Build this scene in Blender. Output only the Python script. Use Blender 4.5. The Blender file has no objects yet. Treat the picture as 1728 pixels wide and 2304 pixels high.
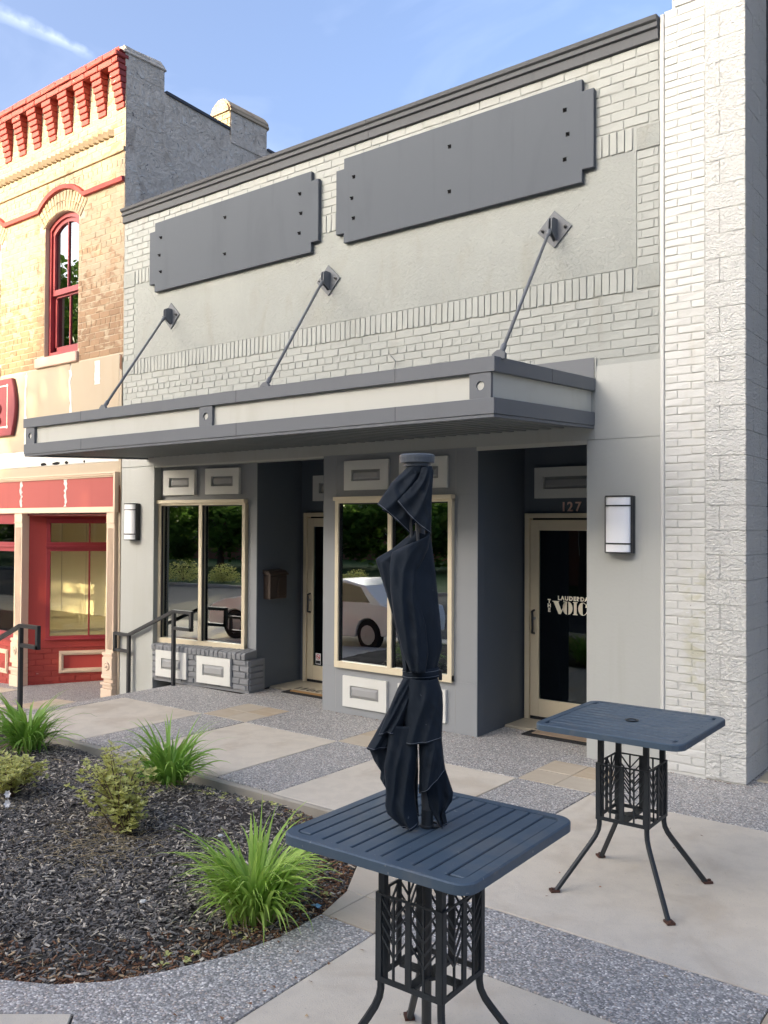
import bpy, bmesh, math, random
from mathutils import Vector, Matrix, noise as mn
random.seed(7)
R = random.random
def U(a, b): return a + (b - a) * random.random()
scene = bpy.context.scene
COL = scene.collection
# ---------------------------------------------------------------- camera
YAW, PIT, ROL = -0.658696, 0.016633, -0.0049987
CAM = Vector((1.9542, -7.2850, 2.0604))
fw = Vector((math.sin(YAW)*math.cos(PIT), math.cos(YAW)*math.cos(PIT), math.sin(PIT)))
r0 = Vector((math.cos(YAW), -math.sin(YAW), 0)); d0 = fw.cross(r0)
rx = math.cos(ROL)*r0 + math.sin(ROL)*d0; dn = -math.sin(ROL)*r0 + math.cos(ROL)*d0
cd = bpy.data.cameras.new('camera'); cam = bpy.data.objects.new('camera', cd); COL.objects.link(cam)
up = -dn; bk = -fw
cam.matrix_world = Matrix(((rx.x, up.x, bk.x, CAM.x), (rx.y, up.y, bk.y, CAM.y), (rx.z, up.z, bk.z, CAM.z), (0, 0, 0, 1)))
cd.sensor_fit = 'VERTICAL'; cd.sensor_height = 36; cd.lens = 36*1948.19/2304
cd.clip_start = 0.05; cd.clip_end = 2000
scene.camera = cam
# ---------------------------------------------------------------- sky, sun, exposure
SUN_AZ, SUN_EL = math.radians(20), math.radians(13)      # azimuth measured from -Y towards -X
SDIR = Vector((-math.sin(SUN_AZ)*math.cos(SUN_EL), -math.cos(SUN_AZ)*math.cos(SUN_EL), math.sin(SUN_EL)))
SKY_STRENGTH, SUN_STRENGTH, EXPOSURE = 0.15, 1.6, 2.42
w = bpy.data.worlds.new("World"); scene.world = w; w.use_nodes = True
nt = w.node_tree; N = nt.nodes; L = nt.links
bg = N['Background']; sky = N.new('ShaderNodeTexSky'); sky.sky_type = 'NISHITA'; sky.sun_disc = False
sky.sun_elevation = SUN_EL; sky.sun_rotation = math.atan2(SDIR.x, SDIR.y)
sky.air_density = 0.55; sky.dust_density = 10; sky.ozone_density = 1.75
# a thin contrail and faint cirrus, in direction space
tc = N.new('ShaderNodeTexCoord')
def wmath(op, a, b=None, c=None):
    n = N.new('ShaderNodeMath'); n.operation = op
    for i, x in enumerate((a, b, c)):
        if x is None: continue
        if isinstance(x, (int, float)): n.inputs[i].default_value = x
        else: L.new(x, n.inputs[i])
    return n.outputs[0]
def wdot(v):
    n = N.new('ShaderNodeVectorMath'); n.operation = 'DOT_PRODUCT'; L.new(tc.outputs['Generated'], n.inputs[0]); n.inputs[1].default_value = v
    return n.outputs['Value']
def pray(u, v): return (fw + rx*((u-864)/1948.19) + dn*((v-1152)/1948.19)).normalized()
ra, rb = pray(-60, 0), pray(222, 132)
pn = ra.cross(rb).normalized(); pt = (rb-ra).normalized(); ta, tb = ra.dot(pt), rb.dot(pt)
wn = N.new('ShaderNodeTexNoise'); wn.inputs['Scale'].default_value = 60; wn.inputs['Detail'].default_value = 4; L.new(tc.outputs['Generated'], wn.inputs['Vector'])
along = wdot(pt)
fadeend = wmath('MULTIPLY', wmath('SUBTRACT', tb, along), 1.0/(tb-ta))
width = wmath('MULTIPLY_ADD', fadeend, 0.006, 0.005)
dist = wmath('ABSOLUTE', wmath('MULTIPLY_ADD', wmath('SUBTRACT', wn.outputs['Fac'], 0.5), 0.008, wdot(pn)))
core = wmath('SUBTRACT', 1.0, wmath('DIVIDE', dist, width)); core = wmath('MAXIMUM', core, 0)
vis = wmath('MINIMUM', wmath('MAXIMUM', wmath('MULTIPLY', fadeend, 8), 0), 1)
core = wmath('MULTIPLY', wmath('MULTIPLY', core, vis), wmath('MULTIPLY_ADD', wn.outputs['Fac'], 0.5, -0.12))
cn = N.new('ShaderNodeTexNoise'); cn.inputs['Scale'].default_value = 3.2; cn.inputs['Detail'].default_value = 7; cn.inputs['Distortion'].default_value = 0.6
mp = N.new('ShaderNodeMapping'); mp.inputs['Scale'].default_value = (1.0, 1.6, 3.0); L.new(tc.outputs['Generated'], mp.inputs['Vector']); L.new(mp.outputs[0], cn.inputs['Vector'])
cir = wmath('MULTIPLY', wmath('MAXIMUM', wmath('SUBTRACT', cn.outputs['Fac'], 0.52), 0), 0.3)
fac = wmath('MINIMUM', wmath('ADD', core, cir), 0.9)
mx = N.new('ShaderNodeMix'); mx.data_type = 'RGBA'; L.new(fac, mx.inputs['Factor']); L.new(sky.outputs[0], mx.inputs['A'])
mx.inputs['B'].default_value = (3.4, 3.6, 4.0, 1)
L.new(mx.outputs['Result'], bg.inputs['Color']); bg.inputs['Strength'].default_value = SKY_STRENGTH
sd = bpy.data.lights.new('sun', 'SUN'); sd.energy = SUN_STRENGTH; sd.angle = math.radians(0.5); sd.color = (1.0, 0.80, 0.46)
sun = bpy.data.objects.new('sun', sd); COL.objects.link(sun); sun.rotation_euler = SDIR.to_track_quat('Z', 'Y').to_euler()
scene.view_settings.view_transform = 'Standard'; scene.view_settings.look = 'None'
scene.view_settings.gamma = 1; scene.view_settings.exposure = EXPOSURE
scene.cycles.max_bounces = 8; scene.cycles.transparent_max_bounces = 16
# ---------------------------------------------------------------- materials
class Mat:
    def __init__(s, name):
        s.m = bpy.data.materials.new(name); s.m.use_nodes = True; s.nt = s.m.node_tree; s.N = s.nt.nodes; s.L = s.nt.links
        s.b = s.N['Principled BSDF']; s.pos = s.N.new('ShaderNodeNewGeometry').outputs['Position']
    def put(s, sock, x):
        if hasattr(x, 'is_output') or hasattr(x, 'links'): s.L.new(x, sock)
        elif isinstance(x, (tuple, list)): sock.default_value = (*x[:3], 1) if len(sock.default_value) == 4 else x
        else: sock.default_value = x
    def scaled(s, sc):
        n = s.N.new('ShaderNodeMapping'); n.inputs['Scale'].default_value = sc if isinstance(sc, tuple) else (sc,)*3; s.L.new(s.pos, n.inputs['Vector']); return n.outputs[0]
    def noise(s, sc, det=4, dist=0, rough=.55):
        n = s.N.new('ShaderNodeTexNoise'); n.inputs['Scale'].default_value = 1; n.inputs['Detail'].default_value = det; n.inputs['Distortion'].default_value = dist
        n.inputs['Roughness'].default_value = rough; s.L.new(s.scaled(sc), n.inputs['Vector']); return n.outputs['Fac']
    def voro(s, sc, out='Distance', feat='F1'):
        n = s.N.new('ShaderNodeTexVoronoi'); n.feature = feat; n.inputs['Scale'].default_value = 1; s.L.new(s.scaled(sc), n.inputs['Vector']); return n.outputs[out]
    def math(s, op, a, b=0.0, c=0.0):
        n = s.N.new('ShaderNodeMath'); n.operation = op
        for i, x in enumerate((a, b, c)): s.put(n.inputs[i], x)
        return n.outputs[0]
    def step(s, x, a, b):
        n = s.N.new('ShaderNodeMapRange'); n.interpolation_type = 'SMOOTHSTEP'; s.put(n.inputs[0], x); n.inputs[1].default_value = a; n.inputs[2].default_value = b; return n.outputs[0]
    def mix(s, f, a, b, mode='MIX'):
        n = s.N.new('ShaderNodeMix'); n.data_type = 'RGBA'; n.blend_type = mode; s.put(n.inputs['Factor'], f); s.put(n.inputs['A'], a); s.put(n.inputs['B'], b); return n.outputs['Result']
    def rnd(s): return s.N.new('ShaderNodeObjectInfo').outputs['Random']
    def sep(s):
        n = s.N.new('ShaderNodeSeparateXYZ'); s.L.new(s.pos, n.inputs[0]); return n.outputs
    def bump(s, h, strength=.5, dist=.01):
        n = s.N.new('ShaderNodeBump'); n.inputs['Strength'].default_value = strength; n.inputs['Distance'].default_value = dist; s.L.new(h, n.inputs['Height'])
        if s.b.inputs['Normal'].links: s.L.new(s.b.inputs['Normal'].links[0].from_socket, n.inputs['Normal'])
        s.L.new(n.outputs[0], s.b.inputs['Normal']); return s
    def out(s, col, rough=.8, spec=.4, metal=0.0):
        s.put(s.b.inputs['Base Color'], col); s.put(s.b.inputs['Roughness'], rough); s.b.inputs['Specular IOR Level'].default_value = spec; s.b.inputs['Metallic'].default_value = metal
        return s.m
def painted(name, c, rough=.7, var=.12, dirt=(.6, .58, .52), dirtamt=.25, bsc=60, bst=.25, bd=.004, stain=(1.2, 1.2, .5), spec=.35, streak=True):
    m = Mat(name)
    a = m.noise(2.3, 5); f = m.noise(45, 3)
    col = m.mix(m.math('MULTIPLY', a, var*2), c, tuple(x*(1-var*1.6) for x in c))
    col = m.mix(m.math('MULTIPLY', f, var), col, tuple(min(1, x*1.12) for x in c))
    if dirtamt:
        st = m.step(m.noise(stain, 6, .4), .5, .75)
        col = m.mix(m.math('MULTIPLY', st, dirtamt), col, tuple(x*y for x, y in zip(c, dirt)))
        if streak:
            sk = m.step(m.noise((9, 9, .55), 4, .2), .56, .78)
            col = m.mix(m.math('MULTIPLY', sk, dirtamt*.7), col, tuple(x*y for x, y in zip(c, dirt)))
    m.bump(m.noise(bsc, 5), bst, bd)
    return m.out(col, rough, spec)
M = {}
GREYW = (.335, .352, .327)
def brickpaint(name, c, rv=.06, **k):
    m = Mat(name); a = m.noise(2.0, 5); f = m.noise(70, 4)
    col = m.mix(a, tuple(x*1.05 for x in c), tuple(x*.86 for x in c))
    col = m.mix(m.math('MULTIPLY', m.rnd(), rv*2.2), col, tuple(x*.75 for x in c))
    st = m.step(m.noise((3.5, 3.5, 1.2), 6, .5), .56, .72)
    col = m.mix(m.math('MULTIPLY', st, .32), col, (c[0]*.72, c[1]*.68, c[2]*.58))
    pits = m.step(m.noise(120, 2), .68, .74)
    col = m.mix(m.math('MULTIPLY', pits, .35), col, tuple(x*.5 for x in c))
    if k.get('moss'):
        X, _, Z = m.sep(); band = m.math('MULTIPLY', m.step(X, -.56, -.42), m.math('MULTIPLY', m.step(Z, 2.0, 1.5), m.step(Z, .35, .7)))
        col = m.mix(m.math('MULTIPLY', m.math('MULTIPLY', band, m.step(m.noise((6, 6, 9), 6, .8), .46, .62)), .55), col, (.42, .41, .26))
        col = m.mix(m.math('MULTIPLY', band, m.step(m.noise((19, 19, 24), 4, 1.2), .69, .73)), col, (.10, .10, .085))
        col = m.mix(m.math('MULTIPLY', band, m.step(m.noise((11, 11, 20), 4, 1.5), .68, .71)), col, (.85, .87, .9))
    if k.get('flake'): col = m.mix(m.step(m.noise((7, 7, 16), 6, 1.0), .70, .72), col, (.52, .44, .36)); col = m.mix(m.math('MULTIPLY', m.step(m.noise(5, 5, .6), .55, .75), .4), col, tuple(x*.55 for x in c))
    m.bump(m.noise(28, 5), k.get('b1', .5), .006); m.bump(f, .3, .003)
    return m.out(col, .62, .4)
M['gbrick'] = brickpaint('grey_painted_brick', GREYW)
def stucco(name, c, b=.7):
    m = Mat(name); a = m.noise(1.1, 6, .3); e = m.noise((14, 14, 5), 5, .4)
    col = m.mix(a, tuple(x*1.06 for x in c), tuple(x*.84 for x in c))
    col = m.mix(m.math('MULTIPLY', m.step(m.noise((2.2, 2.2, 1.1), 7, .8), .52, .7), .28), col, (c[0]*.78, c[1]*.72, c[2]*.6))
    col = m.mix(m.math('MULTIPLY', m.step(e, .5, .7), .12), col, tuple(min(1, x*1.2) for x in c))
    cr = m.voro((1.3, 1.3, 1.1), 'Distance', 'DISTANCE_TO_EDGE')
    wob = m.math('ADD', cr, m.math('MULTIPLY', m.math('SUBTRACT', m.noise(9, 4), .5), .12))
    crack = m.math('SUBTRACT', 1, m.step(m.math('ABSOLUTE', wob), .0, .004)); crack = m.math('MULTIPLY', crack, m.step(m.noise(.9, 2), .55, .62))
    col = m.mix(m.math('MULTIPLY', crack, .55), col, tuple(x*.45 for x in c))
    m.bump(m.noise(32, 7, .5, .68), b, .012); m.bump(m.noise(8, 4), .35, .02)
    return m.out(col, .82, .3)
M['stucco'] = stucco('grey_stucco_panel', (.315, .332, .308))
M['smooth'] = painted('smooth_grey_render', (.42, .432, .405), .75, .08, (.75, .72, .62), .3, 30, .35, .006)
M['trim'] = painted('dark_grey_trim_paint', (.135, .146, .158), .62, .06, (.7, .7, .7), .2, 120, .06, .001)
M['sign'] = painted('grey_sign_board', (.098, .110, .125), .75, .03, (.74, .74, .74), .35, 200, .03, .001, (2, 2, .6), spec=.15)
M['bay'] = painted('mid_grey_bay_paint', (.27, .285, .295), .55, .05, (.75, .75, .75), .15, 40, .1, .003)
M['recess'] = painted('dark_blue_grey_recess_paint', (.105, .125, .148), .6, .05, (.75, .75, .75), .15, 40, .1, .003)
M['cornice'] = painted('charcoal_metal_coping', (.105, .11, .116), .72, .08, (.6, .6, .6), .3, 60, .05, .001, spec=.2)
M['fascia'] = painted('light_grey_fascia', (.50, .505, .455), .55, .05, (.72, .7, .62), .3, 100, .05, .001, (3, 3, 1))
M['orn'] = painted('off_white_panel_paint', (.66, .665, .62), .5, .03, (.8, .78, .7), .2, 90, .06, .001)
M['pan'] = painted('grey_inset_paint', (.33, .335, .33), .5, .04, (.8, .8, .8), .2, 90, .06, .001)
M['alu'] = painted('champagne_aluminium', (.68, .60, .43), .4, .04, (.75, .7, .6), .2, 90, .04, .001, spec=.5)
M['gbase'] = brickpaint('dark_grey_base_brick', (.215, .225, .235))
M['black'] = painted('black_metal', (.018, .021, .025), .4, .1, (1.4, 1.3, 1.2), .2, 200, .06, .001, spec=.5)
M['pier'] = brickpaint('white_painted_brick', (.60, .605, .57), .04, b1=.7, moss=True)
M['plaque'] = painted('crimson_plaque', (.15, .016, .028), .4, .07, (.7, .6, .6), .2, 80, .08, .001, spec=.5)
M['soffit'] = painted('corrugated_soffit_steel', (.15, .165, .165), .45, .15, (1.7, 1.5, 1.3), .4, 60, .05, .001, (6, 1, 6))
def splitface():
    m = Mat('white_painted_split_block'); c = (.69, .695, .655); a = m.noise(2.5, 4)
    col = m.mix(a, c, tuple(x*.9 for x in c))
    col = m.mix(m.math('MULTIPLY', m.step(m.noise((4, 4, 2), 5, .5), .6, .75), .4), col, (.62, .6, .48))
    m.bump(m.noise((24, 24, 44), 4, .8, .58), .9, .040); m.bump(m.noise(80, 4), .5, .009)
    return m.out(col, .6, .4)
M['block'] = splitface()
def creambrick():
    m = Mat('worn_cream_brick'); c = (.40, .325, .225); z = m.sep()[2]
    a = m.noise(1.6, 5); col = m.mix(a, c, tuple(x*.86 for x in c))
    col = m.mix(m.math('MULTIPLY', m.rnd(), .25), col, (.40, .28, .16))
    wear = m.math('ADD', m.noise((5, 5, 9), 6, .6), m.math('MULTIPLY', m.step(z, 6.3, 4.6), .23))
    wear = m.math('ADD', wear, m.math('MULTIPLY', m.math('SUBTRACT', m.rnd(), .5), .12))
    col = m.mix(m.math('MULTIPLY', m.step(wear, .565, .66), .9), col, m.mix(m.rnd(), (.21, .125, .07), (.30, .19, .11)))
    col = m.mix(m.math('MULTIPLY', m.step(m.noise(110, 3), .6, .7), .25), col, (.3, .2, .12))
    m.bump(m.noise(30, 6), .7, .008)
    return m.out(col, .8, .3)
M['cream'] = creambrick()
M['mortar'] = painted('pale_mortar', (.54, .45, .34), .9, .1, (.6, .5, .4), .3, 60, .5, .004)
M['redp'] = painted('brick_red_paint', (.36, .05, .042), .6, .12, (.6, .5, .5), .3, 40, .4, .005)
M['redb'] = brickpaint('red_painted_brick', (.34, .048, .035), flake=True)
M['redd'] = painted('deep_red_joinery', (.26, .026, .034), .45, .07, (.7, .6, .6), .2, 80, .08, .001, spec=.5)
M['redpanel'] = painted('faded_red_panel', (.36, .08, .07), .6, .08, (.8, .75, .72), .4, 60, .12, .002)
M['peach'] = painted('peach_trim_paint', (.66, .52, .39), .6, .06, (.8, .72, .6), .2, 60, .1, .002)
M['pink'] = painted('pink_sill_stone', (.58, .42, .34), .75, .12, (.75, .62, .5), .5, 30, .5, .006)
M['beige'] = painted('beige_cement_panel', (.40, .335, .245), .75, .07, (.84, .78, .66), .35, 50, .15, .002)
M['whitewash'] = painted('flaking_white_paint', (.62, .61, .57), .8, .1, (.7, .66, .6), .5, 35, .5, .006)
M['rust'] = painted('rusty_iron', (.16, .075, .035), .85, .3, (.4, .35, .3), .5, 90, .5, .003)
M['rustpad'] = painted('rusty_foot', (.10, .05, .035), .8, .3, (.4, .35, .3), .5, 90, .5, .003)
M['whitemetal'] = painted('white_acrylic_diffuser', (.86, .88, .90), .3, .01, (1, 1, 1), 0, 60, .01, .001, spec=.5)
M['sticker'] = painted('white_vinyl', (.8, .8, .8), .4, .02, (1, 1, 1), 0, 60, .01, .001)
M['redink'] = painted('red_vinyl', (.6, .05, .05), .4, .02, (1, 1, 1), 0, 60, .01, .001)
M['letter'] = painted('cream_vinyl_lettering', (.95, .90, .74), .5, .02, (1, 1, 1), 0, 60, .01, .001)
M['bronze'] = painted('bronze_numerals', (.80, .55, .45), .4, .1, (.7, .7, .7), .2, 60, .05, .001, spec=.5)
M['coir'] = painted('coir_mat', (.42, .25, .10), .95, .25, (.6, .6, .6), .4, 260, .9, .01)
M['coirpale'] = painted('faded_coir_mat', (.42, .32, .23), .95, .25, (.6, .6, .6), .4, 260, .9, .01)
M['rubber'] = painted('black_rubber', (.025, .026, .028), .8, .3, (1.5, 1.5, 1.4), .3, 150, .8, .008)
M['mailbox'] = painted('bronze_mailbox', (.055, .04, .032), .35, .1, (.7, .7, .7), .2, 80, .05, .001, spec=.5)
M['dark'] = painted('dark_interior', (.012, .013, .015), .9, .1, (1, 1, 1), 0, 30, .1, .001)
M['void'] = painted('deep_gap', (.004, .004, .004), 1, .1, (1, 1, 1), 0, 30, .1, .001)
M['room'] = painted('cream_interior_wall', (.72, .65, .48), .8, .04, (.9, .88, .8), .2, 20, .05, .001)
M['roomfloor'] = painted('old_shop_floor', (.36, .32, .22), .5, .15, (.7, .65, .55), .4, 20, .05, .001, (1.5, 4, 1), streak=False)
def oldside():
    m = Mat('weathered_side_stucco'); c = (.46, .44, .40)
    col = m.mix(m.noise(1.2, 6, .5), (.90, .81, .68), (.66, .575, .47))
    col = m.mix(m.math('MULTIPLY', m.step(m.noise((2.5, 2.5, 1.4), 7, 1.2), .5, .66), .6), col, (.42, .34, .26))
    col = m.mix(m.math('MULTIPLY', m.step(m.noise(7, 6, 1.5), .58, .66), .6), col, (.88, .85, .77))
    col = m.mix(m.math('MULTIPLY', m.step(m.noise(11, 6, 2.2), .62, .68), .75), col, (.09, .085, .08))
    m.bump(m.noise(7, 7, 1.4, .68), 1.0, .09); m.bump(m.noise(40, 5), .7, .015)
    return m.out(col, .9, .2)
M['oldside'] = oldside()
M['flash'] = painted('dark_roof_flashing', (.055, .058, .065), .6, .2, (1.4, 1.4, 1.4), .3, 40, .3, .006)
def concrete():
    m = Mat('brushed_concrete'); 
    col = m.mix(m.noise(.9, 6, .4), (.70, .635, .52), (.61, .55, .445))
    col = m.mix(m.math('MULTIPLY', m.step(m.noise(1.7, 7, .9), .50, .70), .45), col, (.46, .375, .27))
    col = m.mix(m.math('MULTIPLY', m.step(m.noise(7, 6, .3), .42, .62), .16), col, (.40, .36, .30))
    col = m.mix(m.math('MULTIPLY', m.step(m.noise(150, 3), .52, .62), .45), col, (.56, .53, .48))
    col = m.mix(m.math('MULTIPLY', m.step(m.noise(120, 2), .66, .72), .5), col, (.20, .18, .16))
    col = m.mix(m.math('MULTIPLY', m.step(m.noise(22, 3, .5), .74, .78), .6), col, (.13, .11, .09))
    wv = m.math('ADD', m.voro(.55, 'Distance', 'DISTANCE_TO_EDGE'), m.math('MULTIPLY', m.math('SUBTRACT', m.noise(3.5, 6), .5), .16))
    hair = m.math('MULTIPLY', m.math('SUBTRACT', 1, m.step(m.math('ABSOLUTE', wv), .0, .0035)), m.step(m.noise(.7, 2), .55, .6))
    col = m.mix(m.math('MULTIPLY', hair, .6), col, (.16, .14, .12))
    m.bump(m.noise(150, 4), .5, .004); m.bump(m.noise(25, 4), .25, .005)
    return m.out(col, .85, .3)
M['concrete'] = concrete()
def aggregate(name, dark=1.0):
    m = Mat(name); v = m.voro(95, 'Color'); s_ = m.N.new('ShaderNodeSeparateColor'); m.L.new(v, s_.inputs[0]); r_, g_, b_ = s_.outputs
    ramp = m.N.new('ShaderNodeValToRGB'); ramp.color_ramp.interpolation = 'LINEAR'; m.L.new(r_, ramp.inputs[0])
    e = ramp.color_ramp.elements; e[0].position = 0; e[0].color = (.064*dark, .063*dark, .060*dark, 1); e[1].position = 1; e[1].color = (.58*dark, .56*dark, .52*dark, 1)
    for p, c in ((.35, (.152, .15, .142)), (.7, (.29, .282, .268)), (.9, (.38, .37, .35))): x = e.new(p); x.color = (*[k*dark for k in c], 1)
    col = m.mix(m.math('MULTIPLY', m.step(g_, .86, .9), .5), ramp.outputs[0], (.36*dark, .27*dark, .20*dark))
    dd = m.voro(95); col = m.mix(m.math('MULTIPLY', m.step(dd, .42, .75), .6), col, (.10*dark, .10*dark, .105*dark))
    col = m.mix(m.math('MULTIPLY', m.noise(1.3, 5), .35), col, (.235*dark, .228*dark, .212*dark))
    m.bump(m.math('SUBTRACT', 1, dd), .7, .006)
    return m.out(col, .55, .45)
M['agg'] = aggregate('exposed_aggregate', 1.9)
M['agglow'] = aggregate('exposed_aggregate_lower', 1.4)
def tile():
    m = Mat('tan_stone_tile')
    col = m.mix(m.noise((3, 9, 3), 6, 1.0), (.58, .49, .36), (.40, .30, .19))
    col = m.mix(m.math('MULTIPLY', m.rnd(), .5), col, (.56, .53, .45))
    col = m.mix(m.math('MULTIPLY', m.step(m.noise(90, 3), .6, .7), .25), col, (.22, .17, .12))
    m.bump(m.noise(60, 5), .3, .004); return m.out(col, .7, .35)
M['tile'] = tile()
M['sill'] = painted('tan_concrete_sill', (.44, .39, .29), .8, .12, (.7, .65, .55), .4, 60, .3, .004)
M['joint'] = painted('dark_joint_filler', (.07, .065, .06), .95, .2, (.6, .6, .6), .3, 90, .5, .004)
M['kerbc'] = painted('worn_concrete_kerb', (.40, .37, .31), .9, .15, (.55, .5, .4), .5, 60, .5, .006)
def soil():
    m = Mat('dark_soil'); col = m.mix(m.noise(5, 6), (.045, .04, .037), (.10, .085, .07))
    y = m.sep()[1]
    col = m.mix(m.math('MULTIPLY', m.step(m.noise(3, 5), .5, .65), .5), col, (.13, .12, .10))
    m.bump(m.noise(60, 6), 1, .02); return m.out(col, .95, .2)
M['soil'] = soil()
def chips(name, a, b, c):
    m = Mat(name); at = m.N.new('ShaderNodeAttribute'); at.attribute_name = 'tint'; f = at.outputs['Fac']
    col = m.mix(f, a, b); col = m.mix(m.step(f, .84, .9), col, c); m.bump(m.noise(250, 3), .5, .003); return m.out(col, .8, .3)
M['chips'] = chips('black_bark_chips', (.06, .055, .05), (.34, .31, .27), (.66, .58, .45))
M['rchips'] = chips('rusty_bark_litter', (.12, .06, .034), (.32, .165, .085), (.46, .34, .2))
def leafm(name, a, b, tr=.35, rough=.45):
    m = Mat(name); at = m.N.new('ShaderNodeAttribute'); at.attribute_name = 'tint'
    f = m.math('ADD', m.math('MULTIPLY', at.outputs['Fac'], .75), m.math('MULTIPLY', m.rnd(), .25)); col = m.mix(f, a, b); m.out(col, rough, .4)
    t = m.N.new('ShaderNodeBsdfTranslucent'); m.L.new(col, t.inputs['Color']); mxs = m.N.new('ShaderNodeMixShader'); mxs.inputs[0].default_value = tr
    m.L.new(m.b.outputs[0], mxs.inputs[1]); m.L.new(t.outputs[0], mxs.inputs[2]); m.L.new(mxs.outputs[0], m.N['Material Output'].inputs['Surface']); return m.m
M['blade'] = leafm('daylily_leaf', (.20, .40, .05), (.58, .76, .18))
M['bladed'] = leafm('deep_daylily_leaf', (.14, .32, .045), (.40, .62, .12))
M['drygrass'] = leafm('dry_grass', (.40, .31, .16), (.55, .46, .28))
M['shrub'] = leafm('yellow_green_shrub_leaf', (.42, .45, .12), (.80, .78, .32))
M['petal'] = leafm('white_petal', (.8, .8, .8), (.9, .9, .9))
M['treeleaf'] = leafm('tree_leaf', (.04, .10, .018), (.16, .27, .05), .5)
M['bark'] = painted('bark', (.09, .07, .05), .9, .3, (.5, .5, .5), .4, 25, .9, .03)
M['twig'] = painted('shrub_twig', (.12, .085, .055), .9, .3, (.5, .5, .5), .4, 60, .6, .004)
def tablemat():
    m = Mat('slate_blue_powder_coat'); c = (.050, .078, .108)
    col = m.mix(m.noise(7, 6, .4), c, tuple(x*1.35 for x in c))
    col = m.mix(m.math('MULTIPLY', m.step(m.noise(14, 6, .6), .55, .75), .3), col, (.10, .115, .13))
    col = m.mix(m.math('MULTIPLY', m.step(m.noise(48, 2), .71, .74), .6), col, (.24, .25, .25))
    col = m.mix(m.math('MULTIPLY', m.step(m.noise((3, 3, 3), 7, 1.6), .52, .66), .35), col, (.125, .135, .14))
    m.bump(m.noise(220, 3), .08, .001)
    return m.out(col, m.math('MULTIPLY_ADD', m.noise(9, 5), .25, .36), .5)
M['table'] = tablemat()
M['tablebase'] = painted('worn_charcoal_base', (.018, .023, .027), .5, .25, (3.2, 2.9, 2.6), .35, 120, .15, .002, (12, 12, 5), spec=.45)
M['pole'] = painted('grey_umbrella_pole', (.055, .058, .06), .5, .1, (1.3, 1.3, 1.3), .2, 90, .1, .001)
M['hub'] = painted('grey_plastic_cap', (.10, .115, .13), .4, .08, (1.4, 1.4, 1.4), .3, 60, .05, .001)
def fabric():
    m = Mat('navy_black_canvas'); c = (.0085, .0135, .0200)
    col = m.mix(m.noise(6, 5), c, tuple(x*1.7 for x in c)); col = m.mix(m.math('MULTIPLY', m.step(m.noise(60, 2), .74, .77), .5), col, (.12, .13, .15))
    m.bump(m.noise(9, 3, .5), .25, .02); m.bump(m.noise(400, 2), .25, .001)
    m.b.inputs['Sheen Weight'].default_value = .025; m.b.inputs['Sheen Roughness'].default_value = .5; m.b.inputs['Sheen Tint'].default_value = (.55, .65, .85, 1)
    return m.out(col, .78, .25)
M['fabric'] = fabric()
M['thread'] = painted('grey_thread', (.16, .18, .21), .8, .1, (1, 1, 1), 0, 90, .1, .001)
M['asphalt'] = painted('asphalt', (.055, .055, .056), .9, .2, (.7, .7, .7), .3, 90, .5, .006, streak=False)
M['linepaint'] = painted('road_paint', (.7, .7, .66), .8, .1, (.6, .6, .6), .5, 90, .2, .002, streak=False)
M['earth'] = painted('far_ground', (.10, .10, .06), .95, .3, (.6, .6, .5), .5, 3, .3, .05, streak=False)
M['lawn'] = painted('lawn', (.05, .10, .02), .95, .3, (.7, .8, .5), .4, 40, .8, .02, streak=False)
M['facebrick'] = painted('street_brick', (.26, .12, .08), .85, .2, (.7, .7, .7), .4, 40, .4, .01)
M['facepale'] = painted('street_render', (.46, .43, .37), .85, .1, (.7, .7, .65), .3, 40, .3, .01)
M['carpaint'] = painted('white_car_paint', (.74, .75, .76), .2, .01, (1, 1, 1), 0, 60, 0, .001, spec=.6)
M['carglass'] = painted('car_glass', (.01, .012, .014), .05, .01, (1, 1, 1), 0, 60, 0, .001, spec=.7)
M['tyre'] = painted('tyre_rubber', (.015, .015, .016), .85, .1, (1, 1, 1), 0, 60, .2, .003)
M['rim'] = painted('alloy_rim', (.35, .35, .36), .3, .05, (1, 1, 1), 0, 60, .02, .001, spec=.6)
M['lamp'] = painted('headlamp_lens', (.6, .62, .65), .1, .05, (1, 1, 1), 0, 60, .02, .001, spec=.6)
M['blue'] = painted('blue_plastic_scrap', (.25, .5, .68), .4, .1, (1, 1, 1), 0, 60, .1, .002)
def glass(name, tint, ior=1.6, boost=0.0):
    m = Mat(name); t = m.N.new('ShaderNodeBsdfTransparent'); t.inputs['Color'].default_value = (*tint, 1)
    g = m.N.new('ShaderNodeBsdfGlossy'); g.inputs['Roughness'].default_value = 0.003; g.inputs['Color'].default_value = (.86, .95, 1, 1)
    fr = m.N.new('ShaderNodeFresnel'); fr.inputs['IOR'].default_value = ior; f = m.math('ADD', fr.outputs[0], boost)
    bp = m.N.new('ShaderNodeBump'); bp.inputs['Strength'].default_value = .06; bp.inputs['Distance'].default_value = .01; m.L.new(m.noise(1.4, 2), bp.inputs['Height'])
    m.L.new(bp.outputs[0], g.inputs['Normal']); x = m.N.new('ShaderNodeMixShader'); m.L.new(f, x.inputs[0])
    m.L.new(t.outputs[0], x.inputs[1]); m.L.new(g.outputs[0], x.inputs[2]); m.L.new(x.outputs[0], m.N['Material Output'].inputs['Surface']); return m.m
M['glass'] = glass('tinted_shop_glass', (.45, .5, .5), 1.75, .27)
M['doorglass'] = glass('door_glass', (.45, .5, .5), 1.5, .01)
M['clear'] = glass('clear_shop_glass', (.92, .93, .9), 1.5)
M['upglass'] = glass('upper_sash_glass', (.25, .28, .3), 1.8, .22)
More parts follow.
